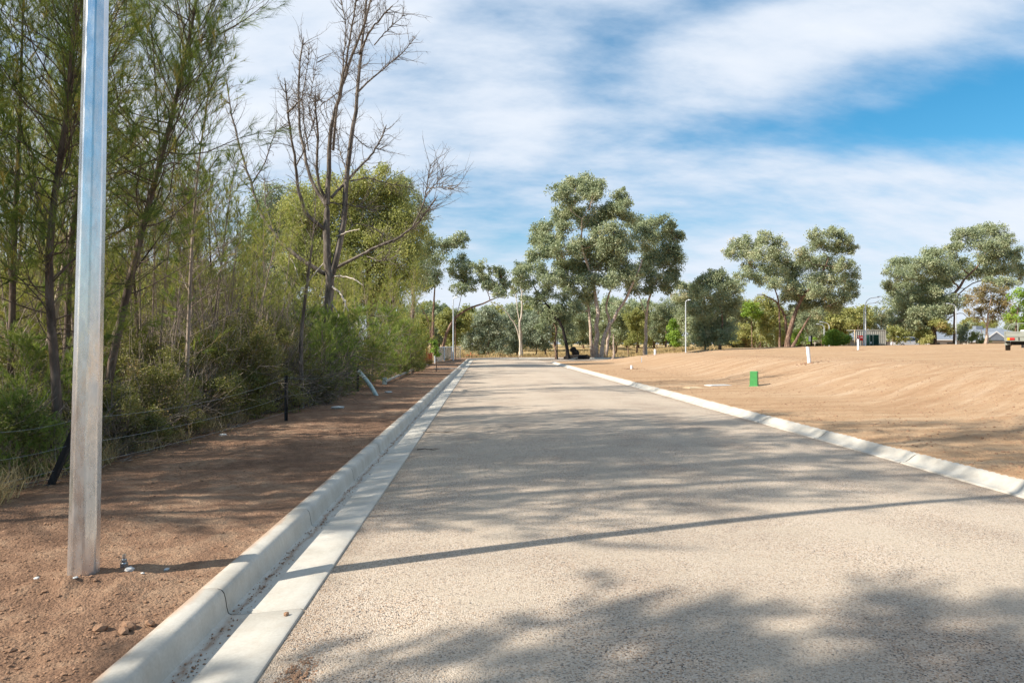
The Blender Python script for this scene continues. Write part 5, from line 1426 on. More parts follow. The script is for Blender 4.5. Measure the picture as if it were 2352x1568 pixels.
# golden grass field beyond the bend
n = 60000
y = 60 + 75 * rng.rand(n) ** 1.3; x = -16 + (y * 0.34 + 14) * rng.rand(n)
k1 = ((outside_left(x, y) > 1.6) | ((inside_lot(x, y) > 0) & (y > 84))) & (fbm(x, y, 3, 0.12) > -0.12)
x, y = x[k1], y[k1]
grass('dry_grass', 'golden dry grass under the gums beyond the road bend', np.stack([x, y, ground_h(x, y, False) - 0.02], 1), 0.18 + 0.42 * rng.rand(len(x)), 'straw', 0.4, 0.05, rng)
# fallen sticks and leaf litter under the thicket edge
n = 1400
y = 5 + 22 * rng.rand(n) ** 1.3; x = A_BACK - 2.7 - 3.2 * rng.rand(n) - SK * y
L = 0.1 + 0.5 * rng.rand(n) ** 2; a = rng.rand(n) * 6.28
dd = np.stack([np.cos(a), np.sin(a), 0.25 * rng.rand(n)], 1)
s = np.linspace(-.5, .5, 5)[None, :, None]
C = np.stack([x, y, ground_h(x, y) + 0.012], 1)[:, None, :] + L[:, None, None] * (s * dd[:, None, :] + s * s * rng.normal(size=(n, 1, 3)) * np.array([.25, .25, 0]))
tag(mk('leaf_litter', [tubes(C, np.full((n, 5), 0.004) * (0.6 + rng.rand(n, 1)), 4)], M['bark_dead']), 'fallen sticks and twigs littering the ground at the thicket edge', 'sticks', kind='stuff')


# ================================================================== things
def part(name, parts, mat, parent, smooth=False, **k):
    return mk(name, parts, M[mat] if isinstance(mat, str) else mat, parent, smooth=smooth, **k)


def shift(parts, d):
    return [(p[0] + np.asarray(d, float), *p[1:]) for p in parts]


def bevel(o, w=0.01, n=2):
    m = o.modifiers.new('bevel', 'BEVEL'); m.width = w; m.segments = n; m.limit_method = 'ANGLE'
    return o


def lamp_head(L=0.6, w=0.26, t=0.09):
    """flat street light head lying along +X from the origin"""
    xs = np.array([0, 0.12, 0.3, 0.75, 0.95, 1.0]) * L
    hw = np.array([0.05, 0.10, 0.13, 0.13, 0.09, 0.03]) * w / 0.26
    ht = np.array([0.03, 0.045, 0.05, 0.045, 0.03, 0.012]) * t / 0.09
    V = []
    for x, a, b in zip(xs, hw, ht):
        V += [[x, -a, -b * .6], [x, a, -b * .6], [x, a * .8, b], [x, -a * .8, b]]
    V = np.array(V); F = []
    for i in range(len(xs) - 1):
        for k in range(4): F.append([4 * i + k, 4 * i + (k + 1) % 4, 4 * i + 4 + (k + 1) % 4, 4 * i + 4 + k])
    F += [[3, 2, 1, 0], [20, 21, 22, 23]]
    return V, np.array(F)


# --- the octagonal galvanised pole in the foreground
pb = P(193, 1318, 4.36); px_, py_ = pb[0], 4.36
zb = gh(px_, py_)
lean = R(1.15)
pole = empty('street_lamp', (px_, py_, zb), label='big galvanised steel lamp pole standing in the verge at the front left', cat='lamp pole')
pole.rotation_euler = (0, lean, 0)
Hp = 9.0


def octo(r0, r1, H, rot, n=8, rings=10):
    V, F = [], []
    nn = 0
    for i in range(rings + 1):
        z = -0.12 + (H + 0.12) * i / rings
        r_ = r0 + (r1 - r0) * i / rings
        ring = []
        for k in range(n):
            for da in (-0.085, -0.03, 0.03, 0.085):     # rolled corners
                a = rot + (k + da / 0.785) * 2 * math.pi / n
                rad = r_ * (0.982 if abs(da) > 0.05 else 0.997) / 0.982 * (math.cos(0) if 1 else 1)
                if abs(da) > 0.05: rad = r_ * math.cos(math.pi / n) / math.cos(math.pi / n - abs(da))
                else: rad = r_ * math.cos(math.pi / n) / math.cos(math.pi / n - 0.085) * 1.004
                ring.append([rad * math.cos(a), rad * math.sin(a), z])
        V += ring
    m = 4 * n
    for i in range(rings):
        for k in range(m):
            F.append([i * m + k, i * m + (k + 1) % m, (i + 1) * m + (k + 1) % m, (i + 1) * m + k])
    return np.array(V), np.array(F)


V, F = octo(0.0925, 0.040, Hp, R(-90 - 22.5 + 7.5 + 45))
sh = part('shaft', [(V, F)], 'galv', pole, smooth=True)
es = sh.modifiers.new('es', 'EDGE_SPLIT'); es.split_angle = R(11)
# thin raised seam weld down the shaft
t = np.linspace(0, 1, 30)
rs_ = 0.092 + (0.0395 - 0.092) * t
a_s = R(-62)
part('seam_weld', [tubes(np.stack([rs_ * 0.945 * math.cos(a_s), rs_ * 0.945 * math.sin(a_s), Hp * t], 1), np.full(30, 0.0022), 5)], 'galv', pole, smooth=True)
arm = part('outreach_arm', [tubes(np.array([[0, 0, Hp - 0.1], [0.1, 0, Hp + 0.35], [0.5, 0, Hp + 0.62], [1.6, 0, Hp + 0.72]]), np.array([.045, .035, .03, .028]), 10)], 'galv', pole, smooth=True)
part('lamp_head', [(lamp_head()[0] + [1.55, 0, Hp + 0.72], lamp_head()[1])], 'steel', pole)
rngp = np.random.RandomState(2)
plate = part('base_plate', [box(-0.21, 0.21, -0.21, 0.21, -0.035, -0.01)], 'galv', pole); bevel(plate, 0.004)
for sx, sy in ((1, 1), (1, -1), (-1, 1), (-1, -1)):
    bo = part('anchor_bolt', cyl((sx * .165, sy * .165, -0.03), 0.012, 0.115 if (sx, sy) == (1, 1) else 0.05, 12), 'galv', pole, smooth=False)
    if (sx, sy) == (1, 1):
        part('nut', cyl((sx * .165, sy * .165, -0.005), 0.027, 0.034, 6), 'galv', bo)
        part('nut', cyl((sx * .165, sy * .165, 0.034), 0.019, 0.02, 6), 'galv', bo)
# broken bits of concrete near the pole
rngc = np.random.RandomState(12)
for (dx_, dy_, s_, lb) in [(0.10, -0.24, 0.018, 'small white concrete lump in the soil in front of the pole foot'), (0.28, 0.02, 0.036, 'flat pale concrete scrap right of the pole foot'),
                           (0.46, 0.14, 0.026, 'pale stone lying past the anchor bolt'), (-0.20, -0.14, 0.018, 'little grey stone left of the pole foot'), (0.40, -.04, .016, 'grey pebble beside the anchor bolt')]:
    x, y = px_ + dx_, py_ + dy_
    V, F = scatter(np.array([[0, 0, 0.0]]), np.array([s_]), rngc, 0.5)
    o = mk('stone', [(V, F)], M['chip_white'], loc=(x, y, float(ground_h([x], [y])[0]) + s_ * 0.3)); tag(o, lb, 'stone')

# --- clods big enough to pick out
for (qx, qy, s_, lb) in [(297, 1445, 0.045, 'upright reddish clod, left of the pair by the kerb'), (285, 1455, 0.04, 'rounded reddish clod leaning on its neighbour by the kerb'), (232, 1450, 0.04, 'larger dark clod left of the clod pair'), (345, 1437, .03, 'flat pale clod close to the kerb back')]:
    g = G(qx, qy)
    V, F = scatter(np.array([[0, 0, 0.0]]), np.array([s_]), rngc, 0.75)
    o = mk('soil_clod', [(V, F)], M['clod'], loc=(g[0], g[1], float(ground_h([g[0]], [g[1]])[0]) + s_ * 0.4)); tag(o, lb, 'clod')
g = P(658, 1416, 4.03)
o = mk('pebble', [scatter(np.array([[0, 0, 0.0]]), np.array([0.016]), rngc, 0.8)], M['clod'], loc=(g[0], 4.03, 0.012)); tag(o, 'single brown pebble lying on the concrete gutter', 'pebble')


# --- wire fence on the left
fr = empty('wire_fence', (-4.6, 9.3, gh(-4.6, 9.3)), label='old sagging wire fence with black steel posts along the thicket', cat='fence')
fb = np.array(fr.location)


def star_post(x, y, h, lx=0.0, ly=0.0, w=0.028, mat='black_steel'):
    z0 = gh(x, y) - 0.15
    top = np.array([x + lx, y + ly, z0 + 0.15 + h])
    V = []
    for c in (np.array([x, y, z0]), top):
        for k in range(3):
            a = R(90 + 120 * k); dv = np.array([math.cos(a), math.sin(a), 0]); pv = np.array([-dv[1], dv[0], 0])
            V += [c + pv * w * .12, c + dv * w + pv * w * .1, c + dv * w - pv * w * .1, c - pv * w * .12]
    V = np.array(V); F = []
    for k in range(3):
        b = 4 * k
        F += [[b, b + 1, b + 13, b + 12], [b + 1, b + 2, b + 14, b + 13], [b + 2, b + 3, b + 15, b + 14], [b + 12, b + 13, b + 14, b + 15]]
    return (V, np.array(F)), top


posts = []
defs = [(P(658, 968, 12.9), 0.86, 0, 0), (P(822, 905, 21.0), 0.75, 0, 0), (P(105, 1128, 7.0), 0.70, 0.22, 0.25)]
for (q, h, lx, ly) in defs:
    (V, F), top = star_post(q[0], q[1], h, lx, ly, 0.05 if h < 0.72 else 0.036)
    posts.append((q, top))
    part('fence_post', [(V - fb, F)], 'black_steel' if h > .72 else 'bark_burnt', fr)
q0 = P(-260, 1180, 6.2); top0 = np.array([q0[0], q0[1], gh(q0[0], q0[1]) + 0.9])
for i, fh in enumerate((0.95, 0.55, 0.2)):
    chain = [top0 - [0, 0, 0.9 * (1 - fh)]] + [posts[2][1] * fh + np.array([posts[2][0][0], posts[2][0][1], gh(posts[2][0][0], posts[2][0][1])]) * (1 - fh)] + \
            [posts[0][1] * fh + np.array([posts[0][0][0], posts[0][0][1], gh(posts[0][0][0], posts[0][0][1])]) * (1 - fh)] + [posts[1][1] * fh + np.array([posts[1][0][0], posts[1][0][1], gh(posts[1][0][0], posts[1][0][1])]) * (1 - fh)]
    C = []
    for a, b in zip(chain[:-1], chain[1:]):
        s = np.linspace(0, 1, 18)[:, None]
        C.append(a * (1 - s) + b * s - np.array([0, 0, 0.12 - 0.04 * i]) * 4 * s * (1 - s))
    C = np.concatenate([C[0], C[1][1:], C[2][1:]])
    part('wire', [tubes(C - fb, np.full(len(C), 0.0013), 5)], 'wire', fr)

# --- leaning pale green pipe and the edging rail
q = np.array([P(824, 853, 20.5), P(838, 868, 20.3), P(850, 884, 20.0), P(858, 896, 19.8), P(866, 906, 19.6)])
b = q[-1].copy(); b[2] = gh(b[0], b[1]); q[-1][2] = b[2] - 0.05
o = mk('bent_pipe', [tubes(resample(q, 12) - b, np.full(12, 0.062), 12)], M['pale_green_pipe'], smooth=True, loc=tuple(b)); tag(o, 'pale green pipe leaning out of the bushes to the verge', 'pipe')
q = [P(x, y, Y) for x, y, Y in [(885, 885, 24.5), (905, 872, 28), (930, 861, 32), (955, 852, 38), (984, 842, 46)]]
for p_ in q: p_[2] = gh(p_[0], p_[1]) + 0.09
b = q[0].copy(); b[2] = gh(b[0], b[1])
rail = empty('edging_rail', b, label='long low weathered timber rail at the verge edge, beyond the bent pipe', cat='rail')
part('beam', [tubes(resample(q, 14) - b, np.full(14, 0.055), 6)], 'wood_rail', rail, smooth=True)
part('end_post', [box(-0.09, 0.05, -0.06, 0.06, -0.12, 0.24)], 'pale_green_pipe', rail)
for (x, y, s_, lb) in [(775, 938, 0.10, 'white concrete scrap at the grass edge of the verge'), (866, 0, 0, '')][:1] + [(892, 902, 0.09, 'pale timber scrap lying below the bent pipe'), (512, 1000, .05, 'white litter scrap in the dry grass under the shrubs')]:
    g = G(x, y)
    V, F = scatter(np.array([[0, 0, 0.0]]), np.array([s_]), rngc, 0.5)
    V[:, 0] *= 1.7
    o = mk('scrap', [(V, F)], M['chip_white'], loc=(g[0], g[1], g[2] + s_ * 0.25)); tag(o, lb, 'debris')

# --- slatted/corrugated silver fence beyond, with its bare frame bay
A = P(997, 834, 52.0); A[2] = gh(A[0], A[1]); B = P(1036, 822, 66.0); B[2] = gh(B[0], B[1])
A[2] = 0.12; B[2] = 0.12
mf = empty('steel_fence', A, label='silver corrugated sheet fence beside the far end of the kerb', cat='fence')
d = B - A; Lf = np.linalg.norm(d[:2]); u_ = d / Lf; pv = np.array([-u_[1], u_[0], 0])
n = 240
s = np.linspace(0, Lf, n); off = 0.035 * np.sin(s / 0.19 * 2 * math.pi)
hf = 1.12
lo = u_[None] * s[:, None] + pv[None] * off[:, None] + np.array([0, 0, 0.08]); hi = lo + np.array([0, 0, hf])
V = np.concatenate([lo, hi, lo + pv * 0.004, hi + pv * 0.004]); k_ = np.arange(n - 1)
F = np.concatenate([np.stack([k_, k_ + 1, n + k_ + 1, n + k_], 1), np.stack([2 * n + k_, 3 * n + k_, 3 * n + k_ + 1, 2 * n + k_ + 1], 1)])
part('sheet', [(V, F)], 'galv', mf, smooth=True)
part('top_rail', [tubes(np.array([[0, 0, 0.08 + hf], *(u_ * Lf * t + [0, 0, 0.08 + hf] for t in (.33, .66, 1))]), np.full(4, 0.035), 8)], 'steel', mf, smooth=True)
for t in (0, 0.5, 1):
    part('fence_post', [tubes(np.array([u_ * Lf * t + [0, 0, -0.2], u_ * Lf * t + [0, 0, hf + 0.14]]) + pv * -0.06, np.full(2, 0.045), 8)], 'steel', mf)
q1, q2 = P(1041, 0, 67), P(1057, 0, 67)
fm = empty('mesh_fence', (q1[0], 67, gh(q1[0], 67)), label='short see-through chain mesh bay right of the silver sheet fence', cat='fence')
wx = q2[0] - q1[0]
part('frame', [tubes(np.array([[0, 0, -0.1], [0, 0, 1.25]]), np.full(2, 0.025), 6), tubes(np.array([[wx, 0, -0.1], [wx, 0, 1.25]]), np.full(2, 0.025), 6), tubes(np.array([[0, 0, 1.22], [wx, 0, 1.22]]), np.full(2, 0.02), 6)], 'steel', fm)
part('mesh', [tubes(np.array([[[x, 0, 0.05], [x, 0, 1.2]] for x in np.linspace(0.05, wx - 0.05, 9)]), np.full((9, 2), 0.007), 3), tubes(np.array([[[0, 0, z], [wx, 0, z]] for z in np.linspace(0.1, 1.15, 10)]), np.full((10, 2), 0.007), 3)], 'steel', fm)

# --- orange safety mesh on stakes
def safety_mesh(p, q, lb, h=0.9):
    p = np.array([p[0], p[1], gh(p[0], p[1])]); q = np.array([q[0], q[1], gh(q[0], q[1])])
    e = empty('safety_fence', p, label=lb, cat='fence')
    n = 40; rg = np.random.RandomState(int(p[1]))
    s = np.linspace(0, 1, n)
    base_ = (q - p)[None] * s[:, None]; sag = h * (0.72 + 0.28 * np.abs(np.cos(s * math.pi * 3))) * (0.9 + .1 * rg.rand(n))
    rows = []
    for r_ in np.linspace(0.04, 1, 9):
        pts = base_ + np.stack([0 * s, 0.05 * np.sin(9 * s + 2 * r_), sag * r_], 1); rows.append(tubes(pts, np.full(n, 0.016), 3))
    cols = tubes(np.stack([np.stack([base_[i] + [0, 0, 0.03], base_[i] + [0, 0, sag[i]]]) for i in range(n)]), np.full((n, 2), 0.010), 3)
    part('netting', rows + [cols], 'orange_mesh', e)
    for t in (0, 0.5, 1.0):
        c_ = (q - p) * t
        part('stake', [tubes(np.array([c_ + [0, 0, -0.2], c_ + [0.02, 0, h + 0.25]]), np.full(2, 0.035), 6)], 'red' if t == 0.5 else 'rust', e)
    return e


a_, b_ = P(966, 0, 46), P(992, 0, 50)
safety_mesh(a_, b_, 'sagging orange safety netting between the thicket end and the silver fence')
a_, b_ = P(1062, 0, 79), P(1100, 0, 80)
safety_mesh(a_, b_, 'low red orange netting across the grass behind the road bend', 0.45)
for (x, y, Y, h, lb) in [(987, 838, 49.5, 0.75, 'short dark steel picket before the silver fence'), (1149, 815, 82, .6, 'dark picket standing in the grass behind the bend, left one'), (1225, 812, 86, .5, 'thin dark picket in the grass right of the white forked gum'), (1058, 812, 86, .5, None)][:3]:
    q = P(x, y, Y); g = gh(q[0], q[1])
    (V, F), tp = star_post(q[0], q[1], h, 0, 0, 0.05)
    o = mk('star_picket', [(V - [q[0], q[1], g], F)], M['rust'], loc=(q[0], q[1], g)); tag(o, lb, 'picket')


# --- street lamps further off
def street_lamp(px, py_top, py_foot, Y, arm_px, label, dirx=1, curved=True, r=0.075, vis_foot=None, double=False, headl=0.55, rise=0.35):
    q = P(px, py_top, Y); z0 = gh(q[0], q[1]); H = q[2] - z0
    e = empty('street_lamp', (q[0], q[1], z0), label=label, cat='street lamp', group='slim street lamps in the distance')
    k = Y / FPX
    L = arm_px * k
    if curved:
        hs = H - L * 0.62
        a = np.linspace(0, math.pi / 2, 9)
        part('shaft', [tubes(np.array([[0, 0, -0.1], [0, 0, H * .3], [0, 0, H * .6], [0, 0, hs]]), np.array([r, r * .85, r * .75, r * .65]), 10)], 'steel', e, smooth=True)
        R_ = L * 0.55
        pts = [[0, 0, hs]] + [[dirx * R_ * (1 - math.cos(t)), 0, hs + (H - hs) * 0.86 * math.sin(t)] for t in a[1:]] + [[dirx * L * 0.97, 0, H - 0.03 * L]]
        part('outreach_arm', [tubes(np.array(pts), np.linspace(r * .62, r * .45, len(pts)), 8)], 'steel', e, smooth=True)
        V, F = lamp_head(headl, 0.3, 0.1); V = V * [dirx, 1, 1]
        if dirx < 0: F = F[:, ::-1]
        part('lamp_head', [(V + [dirx * (L * 0.97 - headl * .5), 0, H], F)], 'steel', e)
    else:
        part('shaft', [tubes(np.array([[0, 0, -0.1], [0, 0, H * .5], [0, 0, H]]), np.array([r, r * .8, r * .6]), 10)], 'steel', e, smooth=True)
        part('outreach_arm', [tubes(np.array([[0, 0, H - 0.05], [dirx * L * .5, 0, H + rise * .7], [dirx * L, 0, H + rise]]), np.array([r * .55, r * .5, r * .45]), 8)], 'steel', e, smooth=True)
        V, F = lamp_head(headl, 0.3, 0.1); V = V * [dirx, 1, 1]
        if dirx < 0: F = F[:, ::-1]
        part('lamp_head', [(V + [dirx * (L - 0.05), 0, H + rise], F)], 'steel', e)
    return e


street_lamp(1041, 686, 826, 62, 6, 'slim lamp pole at the right end of the silver sheet fence', 1, False, 0.075, headl=0.32, rise=0.15)
street_lamp(1575, 692, 797, 74, 6, 'lone lamp pole standing at the lot edge in front of the centre right scrub', 1, False, 0.07, headl=0.32, rise=0.15)
street_lamp(1988, 681, 788, 92, 33, 'tallest of the twin lamps by the container, its arm curving right', 1, True, 0.10)
street_lamp(1984.5, 694, 788, 97, 30, 'lower of the twin lamps by the container, arm pointing right', 1, True, 0.085)
street_lamp(1893, 744, 790, 106, 15, 'short lamp with arm curving left, left of the bright green shrub', -1, True, 0.09)
street_lamp(1904.5, 739, 790, 112, 19, 'lamp with arm curving left rising behind the bright green shrub', -1, True, 0.09)
street_lamp(2196, 697, 790, 92, 19, 'lamp with arm pointing left between the leaning gum and the umbrella tree', -1, True, 0.09)
street_lamp(2066, 752, 790, 128, 2, 'thin short white pole before the roofs above the pale car', 1, False, 0.07, headl=0.3)


# --- white plastic pipes, caps, stake, pit lids, service pillar
def pvc(x, ytop, yfoot, label, wpx, leanx=0.0, group='white service pipes standing in the lot'):
    g = G(x, yfoot); k = g[1] / FPX
    h = (yfoot - ytop) * k; r = wpx * k / 2
    e = empty('service_pipe', g, label=label, cat='pipe', group=group)
    lx = leanx * k
    n = 20
    part('pipe', [tubes(np.array([[0, 0, -0.1], [lx * .5, 0, h * .5], [lx, 0, h * .995]]), np.full(3, r), n)], 'pvc', e, smooth=True)
    c = cyl((lx, 0, h * .985), r * 1.06, h * .02 + 0.01, n)
    part('end_cap', c, 'pvc', e)
    C = rngc.normal(size=(50, 3)) * [0.28, 0.22, 0.0]; C[:, 2] = ground_h(g[0] + C[:, 0], g[1] + C[:, 1], False) - g[2] + 0.01
    tag(part('spoil_heap', [scatter(C, 0.02 + 0.035 * rngc.rand(50), rngc)], 'clod', e, smooth=False), kind='stuff')


pvc(1859, 797, 834, 'thick white pipe leaning left on the crest of the bank', 7.5, -4)
pvc(1971, 779, 804, 'slender white pipe further back on the lot, in front of the container', 4.5, 0)
pvc(1504.5, 802, 815, 'short white pipe on the lot straight behind the thin stake', 5, 0)
pvc(1450.5, 839, 847, 'low white pipe stub in the dip of the bank', 5, 0)
g = G(1473.5, 832); k = g[1] / FPX
(V, F), tp = star_post(g[0], g[1], 12 * k, 0, 0, 0.03)
o = mk('stake', [(V - [g[0], g[1], g[2]], F)], M['steel'], loc=tuple(g)); tag(o, 'thin grey marker stake on the slope of the bank', 'stake')
for (x, y, w_, mt, lb, ct) in [(1649, 885, 0.42, 'chip_white', 'white pit lid lying flat in the dirt left of the green pillar', 'pit lid'), (1592, 890.5, 0.28, 'straw', 'buff pit lid nearer the kerb than the white pit lid', 'pit lid')]:
    g = G(x, y)
    e = empty('pit_lid', (g[0], g[1], g[2]), 0.3, label=lb, cat=ct)
    pm = 'chip_white' if mt != 'straw' else 'container_end'
    bevel(part('frame', [box(-w_, w_, -0.22, 0.22, -0.05, 0.015)], pm, e), 0.008)
    bevel(part('lid', [box(-w_ + .06, w_ - .06, -0.17, 0.17, 0.0, 0.028)], pm, e), 0.005)
g = G(1301, 850)
e = empty('hydrant_box', (g[0] + .3, g[1], g[2]), label='little white concrete box on the back of the right kerb far along', cat='box')
bevel(part('body', [box(-0.2, 0.2, -0.16, 0.16, -0.05, 0.14)], 'pvc', e), 0.01); bevel(part('lid', [box(-0.24, 0.24, -0.19, 0.19, 0.14, 0.17)], 'pvc', e), 0.01)
g = G(1732, 886); k = g[1] / FPX
e = empty('service_pillar', g, R(-28), label='bright green tapered service pillar at the foot of the bank', cat='service pillar')


def taper(w0, w1, d0, d1, z0, z1):
    V = np.array([[sx * w_, sy * d_, z] for (w_, d_, z) in ((w0, d0, z0), (w1, d1, z1)) for (sx, sy) in ((-1, -1), (1, -1), (1, 1), (-1, 1))], float)
    F = np.array([[3, 2, 1, 0], [4, 5, 6, 7], [0, 1, 5, 4], [1, 2, 6, 5], [2, 3, 7, 6], [3, 0, 4, 7]])
    return V, F


hp = 32.5 * k
bevel(part('body', [taper(0.128, 0.118, 0.15, 0.12, -0.03, hp - 0.015)], 'green_plastic', e), 0.012, 3)
bevel(part('cap', [taper(0.128, 0.12, 0.13, 0.115, hp - 0.015, hp + 0.018)], 'green_plastic', e), 0.008, 2)
bevel(part('foot', [taper(0.155, 0.14, 0.17, 0.155, -0.04, 0.03)], 'green_plastic', e), 0.008, 2)
part('label_plate', [box(-0.1285, -0.121, -0.07, 0.07, hp * 0.50, hp * 0.80)], 'paper', e)
part('label_plate', [box(-0.1275, -0.119, -0.07, 0.07, hp * 0.83, hp * 0.93)], 'blue_print', e)

# --- post sign by the picnic table
q = P(1862, 0, 95); z0 = gh(q[0], 95)
e = empty('post_sign', (q[0], 95, z0), label='brown timber post with small pale notice, in front of the dark tree mass', cat='sign')
zt = P(0, 741 + 0, 95)[2]
zt = P(0, 775, 95)[2] - z0 + 0.9
zt = P(0, 770, 95)[2] - z0
part('post', [box(0, 0.2, -0.06, 0.06, -0.1, zt)], 'bark_burnt', e)
part('notice', [box(-0.32, -0.01, -0.09, -0.065, zt * 0.45, zt * 0.93)], 'paper', e)
q = P(1882, 0, 104); z0 = gh(q[0], 104)
e = empty('picnic_table', (q[0], 104, z0 + .35), label='grey picnic table in the shade behind the post sign', cat='table')
part('table_top', [box(-0.95, 0.95, -0.4, 0.4, 0.72, 0.77)], 'wood_rail', e)
for sy in (-0.75, 0.75): part('bench', [box(-0.95, 0.95, sy - .14, sy + .14, 0.42, 0.46)], 'wood_rail', e)
for sx in (-0.7, 0.7): part('leg', [box(sx - .05, sx + .05, -.75, .75, 0.34, 0.41), box(sx - .04, sx + .04, -.06, .06, -0.1, 0.715)], 'wood_rail', e)

# --- shipping container and the things against it
Yc = 101.0; k = Yc / FPX
x0 = P(1965, 0, Yc)[0]; x1 = P(2034, 0, Yc)[0]; z0 = gh((x0 + x1) / 2, Yc); zt = P(0, 757.5, Yc)[2]
e = empty('container', (x0, Yc, z0), label='cream corrugated shipping container with tan end wall, behind the lot', cat='container')
n = 110; s = np.linspace(0, x1 - x0, n); off = 0.05 * np.sign(np.sin(s / 0.28 * 2 * math.pi)) * 0.7
H = zt - z0
V = np.concatenate([np.stack([s, off, 0 * s - 0.1], 1), np.stack([s, off, 0 * s + H - 0.12], 1)]); k_ = np.arange(n - 1)
part('side_wall', [(V, np.stack([k_, k_ + 1, n + k_ + 1, n + k_], 1))], 'container', e)
xe = P(1946, 0, Yc + 2.2)[0] - x0
part('end_wall', [box(xe, -0.06, 0.02, 0.1, -0.1, H + 0.02), box(xe, xe + 0.08, -0.02, 0.02, -0.1, H + 0.05), box(-0.14, -0.061, -0.04, 0.019, -0.1, H + 0.05)], 'container_end', e)
part('roof', [box(xe, x1 - x0, 0.11, 2.4, H - 0.06, H), box(-0.05, x1 - x0, -0.06, 0.10, H - 0.12, H + 0.02)], 'container', e)
part('corner_post', [box(x1 - x0 - 0.1, x1 - x0 + .03, -0.07, -0.001 - .05, -0.1, H - .121)], 'container', e)
q = P(2008, 0, 99.5); xb = q[0]; zz = gh(xb, 99.5)
e = empty('generator_box', (xb, 99.5, zz), label='dark green open box unit standing before the container', cat='cabinet')
wb = P(2026, 0, 99.5)[0] - P(2004.5, 0, 99.5)[0]; zt2 = P(0, 768, 99.5)[2] - zz
part('cabinet', [box(-wb / 2, wb / 2, 0, 0.9, -0.1, zt2 - 0.03)], 'dark_green', e)
part('frame', [box(-wb / 2 - .03, wb / 2 + .03, -0.04, -0.005, zt2 - 0.06, zt2), box(-wb / 2 - .03, -wb / 2 + .04, -0.04, -0.005, -0.1, zt2 - .061), box(-.22, -.15, -0.04, -0.005, -0.1, zt2 - .061), box(wb / 2 - .04, wb / 2 + .03, -0.04, -0.005, -0.1, zt2 - .061)], 'pale_green_pipe', e)
part('notice', [box(-0.6, -0.38, -0.03, -0.008, 0.35, 0.62)], 'paper', e)
q = P(1975.5, 0, 100.2); zz = gh(q[0], 100.2)
zt3 = P(0, 770.5, 100.2)[2] - zz
e = empty('site_sign', (q[0], 100.2, zz), label='red sign panel with white figures leaning on the container', cat='sign')
part('panel', [box(-0.42, 0.42, -0.03, 0, zt3 - 0.75, zt3)], 'red', e)
part('white_marks', [box(-0.33, -0.16, -0.04, -0.032, zt3 - .32, zt3 - .12), box(-0.30, -0.05, -0.04, -0.032, zt3 - .50, zt3 - .42), box(0.05, 0.12, -0.04, -0.032, zt3 - .35, zt3 - .18), box(0.2, 0.34, -0.04, -0.032, zt3 - .34, zt3 - .20)], 'paper', e)
part('leg', [box(-0.4, -0.34, -0.025, 0.005, -0.1, zt3 - .751)], 'red', e); part('leg', [box(0.34, 0.4, -0.025, 0.005, -0.1, zt3 - .751)], 'red', e)


# --- houses: hipped grey roofs beyond the drop
def house(pxl, pxr, py_ridge, py_eave, Y, label, ridge=(0.35, 0.7), gable=None, chim=False):
    k = Y / FPX
    x0, x1 = P(pxl, 0, Y)[0], P(pxr, 0, Y)[0]
    zr, ze = P(0, py_ridge, Y)[2], P(0, py_eave, Y)[2]
    dpt = 11.0
    zg = min(gh((x0 + x1) / 2, Y), ze - 2.3)
    e = empty('house', (x0, Y, zg), label=label, cat='house')
    W = x1 - x0; H = ze - zg
    part('wall', [box(0.5, W - 0.5, 0.5, dpt - 0.5, -0.2, H - 0.02)], 'brick', e)
    ra, rb = ridge[0] * W, ridge[1] * W
    V = np.array([[0, 0, H], [W, 0, H], [W, dpt, H], [0, dpt, H], [ra, dpt * .5, H + zr - ze], [rb, dpt * .5, H + zr - ze]], float)
    part('roof', [(V, np.array([[0, 1, 5, 4], [2, 3, 4, 5]])), (V, np.array([[1, 2, 5], [3, 0, 4]]))], 'roof', e)
    part('gutter', [box(-0.05, W + 0.05, -0.12, -0.01, H - 0.22, H - 0.02)], 'white', e)
    for t in (0.2, 0.5, 0.8):
        wd = part('window', [box(W * t - .8, W * t + .8, 0.44, 0.49, H - 1.9, H - 0.7)], 'car_glass', e)
    if gable:
        gx, gw, gh_ = gable
        gx = P(gx, 0, Y)[0] - x0
        V = np.array([[gx - gw, -1.2, H + 0.15], [gx + gw, -1.2, H + 0.15], [gx, -1.2, H + gh_], [gx - gw, 3, H + 0.15], [gx + gw, 3, H + 0.15], [gx, 3, H + gh_]], float)
        gb = part('porch_roof', [(V, np.array([[0, 1, 4, 3], [1, 2, 5, 4], [2, 0, 3, 5]])), (V, np.array([[0, 2, 1], [3, 4, 5]]))], 'roof', e)
        V2 = V.copy(); V2[:, 1] -= 0.12
        f1 = np.array([[gx - gw - .15, -1.3, H + 0.05], [gx - gw + .2, -1.3, H + .05], [gx, -1.3, H + gh_ - .12], [gx, -1.3, H + gh_ + .16]]); f2 = f1.copy(); f2[:, 0] = 2 * gx - f2[:, 0]
        part('barge_board', [(np.concatenate([f1, f1 + [0, .08, 0]]), np.array([[0, 1, 2, 3], [7, 6, 5, 4]])), (np.concatenate([f2, f2 + [0, .08, 0]]), np.array([[3, 2, 1, 0], [4, 5, 6, 7]]))], 'white', gb)
    if chim:
        cx_ = chim * W
        part('vent', [box(cx_ - .7, cx_ + .7, dpt * .45, dpt * .55, H + zr - ze - .35, H + zr - ze + .45)], 'roof', e)
    return e


